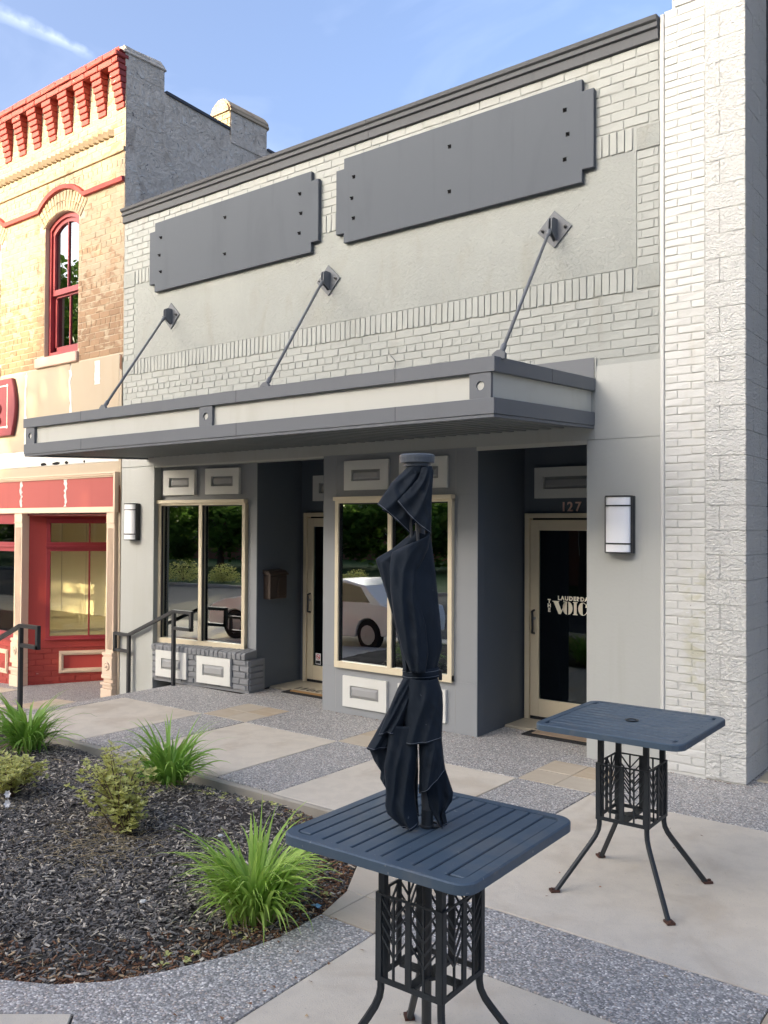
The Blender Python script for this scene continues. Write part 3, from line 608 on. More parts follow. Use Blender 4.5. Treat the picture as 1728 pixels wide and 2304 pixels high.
# ---- doors
def door(x0, x1, y, zt, label, hx):
    """storefront glass door; x0..x1 is the leaf"""
    f = MB(); f.box(x0-.06, x0-.004, y-.05, y+.04, .02, zt+.02).box(x1+.004, x1+.06, y-.05, y+.04, .02, zt+.02).box(x0-.06, x1+.06, y-.052, y+.04, zt+.02, zt+.07)
    fo = f.build('door_frame', M['alu'], gb, bevel=.003)
    q = MB(); q.box(x0, x0+.10, y-.03, y+.015, .055, zt).box(x1-.10, x1, y-.03, y+.015, .055, zt).box(x0+.1, x1-.1, y-.03, y+.015, zt-.112, zt).box(x0+.1, x1-.1, y-.03, y+.015, .055, .24)
    d_ = q.build('door', M['alu'], gb, bevel=.004, label=label)
    p = MB(); p.box(x0+.1, x1-.1, y-.012, y-.006, .24, zt-.112); p.build('pane', M['doorglass'], d_)
    k = MB(); k.box(x0-.002, x1+.002, y-.025, y+.03, .022, .052); k.build('threshold', M['rubber'], d_)
    h = MB(); yy = y-.03; h.tube([(hx, yy, 1.175), (hx, yy-.05, 1.165), (hx+.012, yy-.062, 1.12), (hx+.012, yy-.062, .985), (hx, yy-.05, .942), (hx, yy, .932)], .0125, 8); h.build('handle', M['black'], d_, smooth=True)
    l_ = MB(); l_.lathe([(.016, 0), (.016, .008), (.008, .010)], 12, M4=Matrix.Translation((x0+.05, y-.03, 1.09)) @ Matrix.Rotation(math.pi/2, 4, 'X')); l_.build('lock', M['rim'], d_)
    return d_
def wallback(x0, x1, y, zt, fx0, fx1):
    m = MB(); m.box(x0, fx0, y, y+.1, 0, 2.93).box(fx1, x1, y, y+.1, 0, 2.93).box(fx0, fx1, y, y+.1, zt, 2.93); m.build('recess_wall', M['recess'], gb)
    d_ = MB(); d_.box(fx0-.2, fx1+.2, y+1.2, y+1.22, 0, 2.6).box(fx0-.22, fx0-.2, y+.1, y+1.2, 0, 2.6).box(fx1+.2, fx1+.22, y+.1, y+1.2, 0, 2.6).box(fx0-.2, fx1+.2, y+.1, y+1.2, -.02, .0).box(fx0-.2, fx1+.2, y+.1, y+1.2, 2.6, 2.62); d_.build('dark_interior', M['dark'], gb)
wallback(-6.06, -4.46, 1.16, 2.25, -5.89, -4.83); wallback(-2.70, -1.25, 1.04, 2.21, -2.545, -1.49)
d1 = door(-5.83, -4.89, 1.16, 2.165, 'glazed door in the left recess with a small sticker on its glass', -5.775)
d2 = door(-2.482, -1.55, 1.04, 2.138, 'glazed door in the right recess lettered THE LAUDERDALE VOICE', -2.435)
ornament(gb, I4, -5.725, -5.0, 2.388, 2.719, 1.158, .05); ornament(gb, I4, -2.43, -1.60, 2.367, 2.693, 1.038, .04, .103, .098)
for t_, x in (('1', -2.135), ('2', -2.062), ('7', -1.972)):
    textmesh(t_, .138, M['bronze'], Matrix.Translation((x, 1.022, 2.229)) @ FACE, 'house_number', gb, .006, .0015)
# the door lettering, cut as cream vinyl
TY = 1.0265
for i, ch in enumerate('THE'): textmesh(ch, .052, M['letter'], Matrix.Translation((-2.267, TY, 1.264-i*.0465)) @ FACE, 'lettering', d2, .0006, .0032, align='CENTER')
textmesh('LAUDERDALE', .058, M['letter'], Matrix.Translation((-2.168, TY, 1.3)) @ FACE, 'lettering', d2, .0006, .0032, space=1.22)
def fat(polys, x, wd_, z0=1.152, h=.135):
    mb = MB()
    for pl in polys: mb.prism([(x+px*wd_, z0+pz*h) for px, pz in pl], TY-.0005, TY+.0006)
    mb.build('lettering', M['letter'], d2)
def ell(cx, cz, rx_, rz_, a0, a1, n=14): return [(cx+rx_*math.cos(math.radians(a0+(a1-a0)*i/n)), cz+rz_*math.sin(math.radians(a0+(a1-a0)*i/n))) for i in range(n+1)]
fat([[(0, 1), (.0, .94), (.07, .94), (.42, .0), (.56, .0), (.62, .25), (.40, .94), (.46, .94), (.46, 1)], [(.5, .0), (.57, .0), (.93, .94), (1, .94), (1, 1), (.74, 1), (.74, .94), (.86, .94)]], -2.230, .170)
fat([ell(.44, .5, .44, .5, 90, 270)+ell(.44, .5, .02, .46, 270, 90), ell(.56, .5, .44, .5, -90, 90)+ell(.56, .5, .02, .46, 90, -90)], -2.112, .112)
fat([[(0, 1), (0, .93), (.2, .93), (.2, .07), (0, .07), (0, 0), (1, 0), (1, .07), (.8, .07), (.8, .93), (1, .93), (1, 1)]], -1.996, .052)
fat([ell(.5, .5, .5, .5, 90, 270)+ell(.5, .5, .03, .46, 270, 90), ell(.52, .5, .42, .5, 90, 30, 5)+ell(.52, .5, .40, .44, 30, 90, 5), [(.76, .62), (.94, .62), (.94, .95), (.80, .80)], ell(.52, .5, .46, .5, 270, 345, 6)+ell(.52, .5, .42, .45, 345, 270, 6)], -1.938, .105)
fat([[(0, 1), (0, .93), (.12, .93), (.12, .07), (0, .07), (0, 0), (1, 0), (1, .32), (.92, .32), (.72, .07), (.52, .07), (.52, .93), (.72, .93), (.92, .68), (1, .68), (1, 1)], [(.5, .47), (.5, .55), (.74, .68), (.74, .34)]], -1.828, .095)
# no-smoking sticker
ky = 1.160-.0135
sk = MB(); sk.box(-5.69, -5.60, ky, ky+.001, .258, .402); so = sk.build('sticker', M['sticker'], d1)
sk = MB(); sk.prism(ell(-5.645, .355, .034, .034, 0, 360, 20)[:-1], ky-.0012, ky-.0002); sk.build('ring', M['redink'], so)
sk = MB(); sk.prism(ell(-5.645, .355, .026, .026, 0, 360, 20)[:-1], ky-.002, ky-.0013); sk.build('ring_centre', M['sticker'], so)
sk = MB(); sk.box(-.026, .026, -.0028, -.0021, -.004, .004, Matrix.Translation((-5.645, ky, .355)) @ Matrix.Rotation(math.radians(45), 4, 'Y')).box(-.034, .030, -.0028, -.0021, -.003, .003, Matrix.Translation((-5.645, ky, .353))); sk.build('bar', M['redink'], so)
sk = MB(); sk.box(-5.684, -5.606, ky-.0012, ky-.0002, .268, .306); sk.build('text_strip', M['black'], so)
# ================================================================= CANOPY
cn_ = thing('canopy', 'flat grey metal canopy hung by three tie rods over the shop doors', 'canopy', (-4.5, -.9, 3.0))
CX0, CX1, YF = -7.725, -1.297, -1.773
TZ = lambda y: -.0435*(-y)         # the deck dips outwards
def sloped(mb, x0, x1, y0, y1, z0, z1):
    vs = [(x, y, z+TZ(y)) for z in (z0, z1) for y in (y0, y1) for x in (x0, x1)]
    mb.add(vs, [(0, 2, 3, 1), (4, 5, 7, 6), (0, 1, 5, 4), (2, 6, 7, 3), (0, 4, 6, 2), (1, 3, 7, 5)])
def fascia(name, mat, z0, z1, out):
    mb = MB(); sloped(mb, CX0-out, CX1+out, YF-out, YF+.03, z0, z1); sloped(mb, CX1-.03, CX1+out, YF+.031, -.014, z0, z1); sloped(mb, CX0-out, CX0+.03, YF+.031, -.014, z0, z1)
    return mb.build(name, mat, cn_, bevel=.003)
fascia('top_fascia', M['trim'], 3.283, 3.395, .012); fascia('fascia_band', M['fascia'], 3.09, 3.284, -.028); fascia('bottom_fascia', M['trim'], 2.972, 3.092, .006); fascia('drip_edge', M['trim'], 2.945, 2.970, .0)
for xs in (-6.55, -4.05, -2.2):
    for z0, z1, o_ in ((3.284, 3.394, .0135), (2.973, 3.091, .0075)): q = MB(); sloped(q, xs-.002, xs+.002, YF-o_, YF-o_+.01, z0, z1); q.build('fascia_seam', M['black'], cn_)
q = MB(); sloped(q, CX1+.005, CX1+.0135, -.86, -.857, 3.284, 3.394); q.build('fascia_seam', M['black'], cn_)
dk = MB(); sloped(dk, CX0+.03, CX1-.03, YF+.03, -.013, 3.30, 3.33); dk.build('deck', M['trim'], cn_)
sf = MB(); xx = CX0+.035; vs = []; fs = []; ph = 0; pts = []
while xx < CX1-.04:
    pts += [(xx, 2.993), (xx+.055, 2.993), (xx+.070, 2.966), (xx+.115, 2.966), (xx+.130, 2.993)]; xx += .13
for x, z in pts: vs += [(x, YF+.031, z+TZ(YF)), (x, -.0135, z)]
sf.add(vs, [(2*i, 2*i+1, 2*i+3, 2*i+2) for i in range(len(pts)-1)]); sf.build('soffit_deck', M['soffit'], cn_)
for xc in (-7.60, -4.482, -1.413):
    m = MB(); yb = YF-.003; zc = 3.187+TZ(YF); R0 = .034; n = 24; w_, h_ = .093, .097
    ring = [(xc+R0*math.cos(2*math.pi*i/n), zc+R0*math.sin(2*math.pi*i/n)) for i in range(n)]
    def sq(i):
        a = 2*math.pi*i/n; c, s_ = math.cos(a), math.sin(a); k = min(w_/abs(c) if abs(c) > 1e-6 else 9, h_/abs(s_) if abs(s_) > 1e-6 else 9); return (xc+c*k, zc+s_*k)
    out_ = [sq(i) for i in range(n)]
    m.add([(x, yb, z) for x, z in out_]+[(x, yb, z) for x, z in ring]+[(x, yb+.03, z) for x, z in out_]+[(x, yb+.025, z) for x, z in ring],
          [(i, (i+1) % n, (i+1) % n+n, i+n) for i in range(n)]+[(i, i+2*n, (i+1) % n+2*n, (i+1) % n) for i in range(n)]+[(i+n, (i+1) % n+n, (i+1) % n+3*n, i+3*n) for i in range(n)])
    bl = m.build('fascia_block', M['trim'], cn_)
    d_ = MB(); d_.prism([(xc+R0*1.02*math.cos(2*math.pi*i/n), zc+R0*1.02*math.sin(2*math.pi*i/n)) for i in range(n)], yb+.014, yb+.024); d_.build('disc', M['fascia'], bl)
fl = MB(); fl.box(-1.895, -1.291, -.02, -.0125, 3.402, 3.584); fl.build('flashing', M['trim'], cn_)
for xw, xf in ((-7.237, -6.30), (-4.476, -3.784), (-1.69, -1.315)):
    rod = MB(); top = Vector((xw+.012, -.13, 4.785)); bot = Vector((xf+.02, YF+.10, 3.355)); dv = (bot-top).normalized()
    rod.tube([top+dv*.10, bot-dv*.09], .0145, 10); ro = rod.build('tie_rod', M['trim'], cn_, smooth=True)
    for p, s_ in ((top, 1), (bot, -1)):
        c_ = MB(); c_.tube([p, p+dv*s_*.05, p+dv*s_*.11, p+dv*s_*.13], [.010, .022, .022, .013], 8); c_.build('clevis', M['trim'], ro, smooth=True)
    pl = MB(); k = .175; pl.prism([(xw, 4.82-k), (xw+k, 4.82), (xw, 4.82+k), (xw-k, 4.82)], -.024, -.012); pl.build('wall_plate', M['trim'], ro, bevel=.002)
    gs = MB(); n = 10
    arc = [(-.018, 4.70), (-.018, 4.905)]+[(-.085-.052*math.sin(math.radians(a)), 4.853+.052*math.cos(math.radians(a))) for a in range(0, 100, 12)]+[(-.137, 4.77)]
    for s_ in (-.016, .016): gs.add([(xw+.01+s_+q, y, z) for q in (-.005, .005) for y, z in arc], [tuple(range(len(arc))), tuple(range(2*len(arc)-1, len(arc)-1, -1))]+[(i, (i+1) % len(arc), (i+1) % len(arc)+len(arc), i+len(arc)) for i in range(len(arc))])
    gs.build('gusset', M['trim'], ro)
    for bx in (-.115, .115):
        b_ = MB(); b_.lathe([(.016, 0), (.016, .014), (.007, .016), (.007, .04)], 8, M4=Matrix.Translation((xw+bx, -.024, 4.82)) @ Matrix.Rotation(math.pi/2, 4, 'X')); b_.build('bolt', M['black'], ro)
    lug = MB(); lug.prism([(xf-.05, 3.31), (xf+.06, 3.31), (xf+.06, 3.35), (xf+.03, 3.38), (xf-.01, 3.38), (xf-.05, 3.35)], YF+.085, YF+.115); lug.build('lug', M['trim'], ro)
m = MB(); m.tube([(-3.80, -1.70, 3.345), (-3.66, -1.5, 3.37), (-3.50, -1.2, 3.42), (-3.42, -.7, 3.52), (-3.46, -.15, 3.66), (-3.52, -.025, 3.80), (-3.60, -.02, 3.88)], .004, 5); m.build('loose_cable', M['trim'], cn_, smooth=True)
# ================================================================= SIGN BOARDS
def signboard(x0, x1, z0, z1, nx, nz, bolts, label):
    t = thing('sign_board', label, 'sign', ((x0+x1)/2, -.05, (z0+z1)/2), 'blank grey sign boards above the canopy')
    p = MB(); p.prism([(x0+nx, z0), (x1-nx, z0), (x1-nx, z0+nz), (x1, z0+nz), (x1, z1-nz), (x1-nx, z1-nz), (x1-nx, z1), (x0+nx, z1), (x0+nx, z1-nz), (x0, z1-nz), (x0, z0+nz), (x0+nx, z0+nz)], -.062, -.014)
    p.build('board', M['sign'], t, bevel=.003)
    for bx, bz in bolts:
        b = MB(); b.box(bx-.017, bx+.017, -.068, -.06, bz-.017, bz+.017); b.lathe([(.006, 0), (.006, .028)], 6, M4=Matrix.Translation((bx, -.066, bz)) @ Matrix.Rotation(math.pi/2, 4, 'X')); b.build('bolt', M['void'], t)
    return t
bz = (5.425, 5.65, 5.88)
signboard(-7.645, -4.597, 5.175, 6.10, .11, .11, [(-7.40, bz[0]), (-7.43, bz[1]), (-7.40, bz[2]), (-6.147, bz[0]), (-6.147, bz[2]), (-4.885, bz[0]), (-4.862, bz[1]), (-4.88, bz[2])], 'smaller blank grey sign board with notched corners above the left window')
signboard(-4.332, -1.285, 5.178, 6.115, .112, .112, [(-4.075, bz[0]), (-4.10, bz[1]), (-4.075, bz[2]), (-2.825, bz[0]), (-2.825, bz[2]), (-1.566, bz[0]), (-1.537, bz[1]), (-1.566, bz[2])], 'blank grey sign board with notched corners above the door numbered 127')
# ================================================================= WALL LAMPS, MAILBOX, MATS
def lamp_parts(root):
    b = MB(); b.box(-.128, .128, -.035, 0, -.25, .25); b.build('back_plate', M['black'], root, bevel=.004)
    d = MB(); n = 10; arc = [(-.112, -.035)]+[(-.112*math.cos(math.pi*i/n), -.06-.062*math.sin(math.pi*i/n)**.75) for i in range(n+1)]+[(.112, -.035)]
    d.slab(arc[::-1], -.238, .238); d.build('diffuser', M['whitemetal'], root, smooth=False)
    f = MB(); a2 = [(-.118, -.03)]+[(-.118*math.cos(math.pi*i/n), -.062-.068*math.sin(math.pi*i/n)**.75) for i in range(n+1)]+[(.118, -.03)]
    for z0, z1 in ((-.25, -.240), (.240, .252), (.158, .170), (-.172, -.160)): f.slab(a2[::-1], z0, z1)
    f.box(-.124, -.112, -.07, -.036, -.245, .245).box(.112, .124, -.07, -.036, -.245, .245); f.build('cage', M['black'], root)
def copy_tree(o, parent=None):
    c = o.copy(); COL.objects.link(c)
    if parent is not None: c.parent = parent
    for ch in [x for x in bpy.data.objects if x.parent == o and x is not c]: copy_tree(ch, c)
    return c
lr = thing('wall_lamp', 'white wall sconce with black bars right of door 127', 'lamp', (0, 0, 0), 'wall sconces beside the shop openings'); lamp_parts(lr)
ll = copy_tree(lr); lr.location = (-1.045, -.012, 2.087); ll.location = (-7.985, -.0105, 2.105); ll['label'] = 'white wall sconce with black bars left of the two-pane window'
mbx = thing('mailbox', 'dark bronze wall mailbox in the left doorway recess', 'mailbox', (-5.9, .6, 1.3))
m = MB(); px = -5.962
def mbp(mb, prof, y0, y1): mb.add([(x, y, z) for y in (y0, y1) for x, z in prof], [tuple(range(len(prof))), tuple(range(2*len(prof)-1, len(prof)-1, -1))]+[(i, (i+1) % len(prof), (i+1) % len(prof)+len(prof), i+len(prof)) for i in range(len(prof))])
mbp(m, [(px, 1.135), (px+.12, 1.135), (px+.13, 1.15), (px+.13, 1.43), (px, 1.45)], .45, .75); m.build('body', M['mailbox'], mbx, bevel=.006)
m = MB(); mbp(m, [(px, 1.505), (px, 1.452), (px+.145, 1.432), (px+.150, 1.452), (px+.09, 1.49)], .435, .765); m.build('lid', M['mailbox'], mbx, bevel=.005)
m = MB(); m.box(px+.131, px+.136, .58, .73, 1.17, 1.40); m.build('front_plate', M['mailbox'], mbx, bevel=.004)
def mat_(x0, x1, y0, y1, coir, label, rz=0):
    z = .002; t = thing('door_mat', label, 'door mat', ((x0+x1)/2, (y0+y1)/2, z), 'door mats in the recesses')
    b = MB(); b.box(x0, x1, y0, y1, z, z+.012); b.build('rubber_base', M['rubber'], t, bevel=.004)
    e = MB()
    for i in range(28):
        for yy in (y0+.025, y1-.025): xk = x0+.03+(x1-x0-.06)*i/27; e.box(xk-.008, xk+.008, yy-.014, yy+.014, z+.012, z+.017)
    for i in range(14):
        for xk in (x0+.025, x1-.025): yy = y0+.04+(y1-y0-.08)*i/13; e.box(xk-.014, xk+.014, yy-.008, yy+.008, z+.012, z+.017)
    e.build('border_studs', M['rubber'], t, kind='stuff')
    c = MB(); c.box(x0+.075, x1-.075, y0+.075, y1-.075, z+.012, z+.020); c.build('coir_field', M[coir], t, bevel=.003)
    textmesh('Welcome', .22, M['rubber'], Matrix.Translation(((x0+x1)/2, (y0+y1)/2-.06, z+.0205)), 'lettering', t, .0008, 0.001, .35, 'CENTER')
    return t
mat_(-5.62, -4.80, .44, .95, 'coir', 'orange coir doormat with black border in the left recess'); mat_(-2.24, -1.42, .37, .93, 'coirpale', 'faded tan doormat with black border at door 127')
for o in list(bpy.data.objects):
    if o.name.startswith('door_mat') and o.parent is None: o.location.z += .0
# ================================================================= WHITE PIER
pr = thing('white_pier', 'tall white painted pier of brick and split-face block right of the grey building', 'pier', (-.35, .3, 0))
m = MB(); m.box(-.665, -.32, .001, .66, -.3, 6.49).box(-.60, -.32, .001, .66, 6.49, 8.0); m.box(-.319, -.012, .004, .645, -.3, 8.0); m.build('core', M['pier'], pr)
m = MB(); m.box(-.699, -.664, -.018, .05, -.1, 6.47); m.build('edge_bead', M['pier'], pr, bevel=.006)
PB = Bricks('brick', M['pier'], pr, 300)
rows(PB, -.664, -.322, 0.02, 6.48, .0678, .232, y=.002, gap=.007, d=.009, j=.005, b=.005, ox=.03, wob=.003)
rows(PB, -.598, -.322, 6.49, 7.9, .0678, .232, y=.002, gap=.008, d=.012, j=.004, b=.005); PB.finish()
KB = Bricks('block', M['block'], pr, 300); z = .012; i = 0
while z < 7.8:
    h = .2032; zc = z+h/2
    spans = ((-.318, -.003),) if i % 2 else ((-.318, -.208), (-.203, -.003))
    for a, b in spans:
        Lx = round(b-a, 3); KB.put(((a+b)/2, .003, zc), Lx, h-.010, key=('f', Lx), maker=(lambda Lx=Lx: rough_block_mesh('block', Lx, .198, .015, M['block'], 4 if Lx > .15 else 2, 4, .004)))
    for a, b in (((.006, .40), (.41, .64)) if i % 2 else ((.006, .2), (.21, .64))):
        Lx = round(b-a, 3); KB.put((-.014, (a+b)/2, zc), Lx, h-.009, rz=math.pi/2, key=('s', Lx), maker=(lambda Lx=Lx: rough_block_mesh('block', Lx, .198, .014, M['block'], 4, 3, .003)))
    z += h; i += 1
KB.finish()
# the recessed dark shopfront beyond the pier
nb = thing('neighbour_building', 'dark recessed shopfront edge right of the white pier', 'building', (2, 1, 0))
m = MB(); m.box(-.3, 8, .68, .9, -.3, 8.2); m.build('wall', M['flash'], nb)
for x in (1.2, 3.6, 6.0):
    m = MB(); m.box(x, x+1.6, .64, .70, .5, 2.6); wn_ = m.build('window', M['alu'], nb, bevel=.01); m = MB(); m.box(x+.08, x+1.52, .632, .639, .58, 2.52); m.build('pane', M['glass'], wn_)
m = MB(); m.box(.02, 3.5, .18, .68, -.1, .012); m.build('stone_threshold', M['sill'], nb, bevel=.01)
# ================================================================= RED BUILDING
rb = thing('red_building', 'cream brick two-storey shop with red brick cornice and red ground-floor joinery', 'building', (-12, 0, 0))
RX = -8.294; LX = -26.0
def arch(xa, xb, zs, rise, n=12):
    cxx = (xa+xb)/2; hw = (xb-xa)/2; Rr = (hw*hw+rise*rise)/(2*rise); a = math.asin(hw/Rr)
    return [(cxx+Rr*math.sin(-a+2*a*i/n), zs+rise-Rr+Rr*math.cos(-a+2*a*i/n)) for i in range(n+1)]
WIN = [(-10.305, -9.405), (-12.525, -11.62)]
m = MB(); xs = [LX]+[v for w_ in sorted(WIN) for v in w_]+[RX]
ZB, ZS, ZR = 4.63, 6.63, .155
for i in range(0, len(xs), 2): m.box(xs[i], xs[i+1], 0, .3, 4.45, 8.62)
for xa, xb in WIN:
    m.box(xa, xb, 0, .3, 4.45, ZB); a = arch(xa, xb, ZS, ZR); m.prism([(xb, 8.62), (xa, 8.62)]+a, 0, .3)
m.box(LX, RX, 0.02, .3, 2.22, 4.45)
m.build('wall', M['mortar'], rb)
# side wall, parapet pier and chimney
m = MB(); sidep = [(.301, -.9), (.301, 8.55), (.66, 8.55), (.66, 8.385), (2.05, 8.30), (2.73, 8.26), (12, 7.7), (12, -.9)]
m.add([(x, y, z) for x in (RX-.3, RX) for y, z in sidep], [tuple(range(8)), tuple(range(15, 7, -1))]+[(i, (i+1) % 8, (i+1) % 8+8, i+8) for i in range(8)]); m.box(RX-.3, RX+.002, .012, .3, 2.2, 8.6)
m.build('side_wall', M['oldside'], rb)
m = MB(); m.box(RX-.32, RX+.004, -.04, .68, 8.40, 8.80); pp = m.build('parapet_pier', M['oldside'], rb, bevel=.03, seg=2)
m = MB(); m.add([(RX-.34, -.06, 8.68), (RX+.025, -.06, 8.68), (RX+.03, .70, 8.70), (RX-.34, .70, 8.70), (RX-.28, .0, 8.80), (RX-.03, -.02, 8.80), (RX-.03, .62, 8.84), (RX-.28, .62, 8.84)], [(0, 1, 2, 3), (4, 5, 6, 7), (0, 1, 5, 4), (1, 2, 6, 5), (2, 3, 7, 6), (3, 0, 4, 7)]); m.build('pier_cap', M['oldside'], rb, bevel=.015)
m = MB(); m.add([(x, y, z+dz) for x in (RX-.33, RX+.02) for dz in (0, .045) for y, z in ((.69, 8.375), (1.93, 8.30))], [(0, 1, 3, 2), (4, 6, 7, 5), (0, 4, 5, 1), (2, 3, 7, 6), (0, 2, 6, 4), (1, 5, 7, 3)]); m.build('flashing', M['flash'], rb)
m = MB(); m.add([(x, y, z+dz) for x in (RX-.33, RX+.02) for dz in (0, .045) for y, z in ((2.76, 8.25), (12, 7.69))], [(0, 1, 3, 2), (4, 6, 7, 5), (0, 4, 5, 1), (2, 3, 7, 6), (0, 2, 6, 4), (1, 5, 7, 3)]); m.build('flashing', M['flash'], rb)
m = MB(); m.box(RX-.40, RX+.012, 1.94, 2.74, 8.1, 8.62); ch = m.build('chimney', M['oldside'], rb, bevel=.012)
m = MB(); m.prism([(RX-.43, 8.58), (RX+.03, 8.58), (RX+.035, 8.66), (RX-.02, 8.75), (RX-.12, 8.84), (RX-.24, 8.85), (RX-.38, 8.76), (RX-.44, 8.66)], 1.89, 2.79); m.build('chimney_cap', M['cream'], ch, bevel=.03, seg=2)
CB2 = Bricks('chimney_brick', M['cream'], rb, 300); rows(CB2, RX-.40, RX+.012, 8.22, 8.60, .09, .235, y=1.94, d=.012); CB2.finish()
# upper brickwork
RBk = Bricks('brick', M['cream'], rb, 300)
hol = [(xa-.005, xb+.005, ZB-.02, ZS+.03) for xa, xb in WIN]
for xa, xb in WIN:
    cxx = (xa+xb)/2
    hol += [(cxx-.6, cxx+.6, 6.60, 6.70), (cxx-.57, cxx+.57, 6.70, 6.80), (cxx-.54, cxx+.54, 6.80, 6.90), (cxx-.5, cxx+.5, 6.9, 7.0), (cxx-.38, cxx+.38, 7.0, 7.09)]
hol += [(-10.51, -9.37, 4.4, 4.63), (-12.73, -11.58, 4.4, 4.63)]
rows(RBk, -13.2, RX-.005, 4.47, 7.30, .0905, .236, holes=hol, gap=.009, d=.005, j=.004, b=.003, header=(5, 11, 17, 23, 29))
rows(RBk, -13.2, RX-.005, 7.37, 7.565, .0905, .236, gap=.009, d=.005, j=.004, b=.003); rows(RBk, -13.2, RX-.005, 7.675, 8.50, .0905, .236, gap=.009, d=.005, j=.004, b=.003); rows(RBk, -8.585, RX-.005, 7.572, 7.668, .096, .236, gap=.009, d=.005, j=.004, b=.003)
# gauged arch bricks over the windows
for xa, xb in WIN:
    cxx = (xa+xb)/2; hw = (xb-xa)/2; Rr = (hw*hw+ZR*ZR)/(2*ZR); zc = ZS+ZR-Rr; a0 = math.asin(hw/Rr)+.05
    for k_, r_ in enumerate((Rr+.075, Rr+.225)):
        n = 17
        for i in range(n):
            t = -a0*1.02+2*a0*1.02*(i+.5)/n
            RBk.put((cxx+r_*math.sin(t), 0, zc+r_*math.cos(t)), .058+.006*k_, .140, ry=t, d=.014, key=(.06, .14, .014))
RBk.finish()
m = MB(); m.box(-13.2, RX, -.034, .004, 7.30, 7.368); m.build('string_course', M['cream'], rb, bevel=.006)
DG = Bricks('dentil_brick', M['cream'], rb, 300)
def dogt():
    mb = MB(); mb.slab([(-.058, 0), (U(-.004, .004), -.072), (.058, 0)], -.046, .046); return mb.mesh('dentil_brick', M['cream'])
x = -13.1
while x < -8.6: DG.put((x, -.001, 7.620), .116, .092, key=('dg',), maker=dogt); x += .1215
DG.finish()
# red corbelled brackets and cornice bands
RED = M['redb']
x = -8.398; k = 0
while x > -13.2:
    t = MB(); t.box(x-.02, x+.02, -.02, .02, 8.0, 8.4); br = t.build('bracket', RED, rb)
    for c in range(7):
        w0 = .094+.0025*c; y1 = -.026-.0185*c; z0 = 7.915+.084*c
        q = MB(); q.box(x-w0-.003*c+U(-.003, .003), x+w0+U(-.003, .003), y1, .01, z0+.003, z0+.081); q.build('brick', RED, br, bevel=.007)
    x -= .4275; k += 1
RB2 = Bricks('cornice_brick', RED, rb, 300)
m = MB(); m.box(-26, RX+.0, -.148, .05, 8.50, 8.585).box(-26, RX+.01, -.165, .05, 8.585, 8.665).box(-26, RX+.0, -.12, .3, 8.665, 8.72); m.build('cornice', RED, rb, bevel=.02)
rows(RB2, -13.2, RX, 8.500, 8.585, .085, .33, y=-.146, gap=.012, d=.012, b=.008, j=.006); rows(RB2, -13.2, RX+.008, 8.585, 8.668, .083, .40, y=-.163, gap=.012, d=.014, b=.01, j=.007); rows(RB2, -13.2, RX, 8.668, 8.735, .067, .36, y=-.115, gap=.012, d=.012, b=.015, j=.009); RB2.finish()
# red drip mould
path = []; zl = 6.900
xs_ = [RX]
for xa, xb in WIN:
    cxx = (xa+xb)/2; hw = .60; rise = .235; Rr = (hw*hw+rise*rise)/(2*rise); a = math.asin(hw/Rr)
    path += [(cxx+hw+.001, zl)]+[(cxx+Rr*math.sin(a-2*a*i/14), zl+rise-Rr+Rr*math.cos(a-2*a*i/14)-.0) for i in range(15)]+[(cxx-hw-.001, zl)]
path = [(RX, zl)]+path+[(-14, zl)]
m = MB(); n = len(path); ps = [(-.012, -.036), (-.052, -.028), (-.062, .03), (-.012, .046)]
vs = []
for i, (x, z) in enumerate(path):
    a, b = path[max(i-1, 0)], path[min(i+1, n-1)]; tx, tz = b[0]-a[0], b[1]-a[1]; l_ = math.hypot(tx, tz); nx_, nz_ = tz/l_, -tx/l_
    if nz_ < 0: nx_, nz_ = -nx_, -nz_
    vs += [(x+nx_*q, y, z+nz_*q) for y, q in ps]
m.add(vs, [(i*4+j, i*4+(j+1) % 4, (i+1)*4+(j+1) % 4, (i+1)*4+j) for i in range(n-1) for j in range(4)]+[(0, 1, 2, 3), tuple((n-1)*4+j for j in (3, 2, 1, 0))]); m.build('drip_mould', M['redp'], rb)
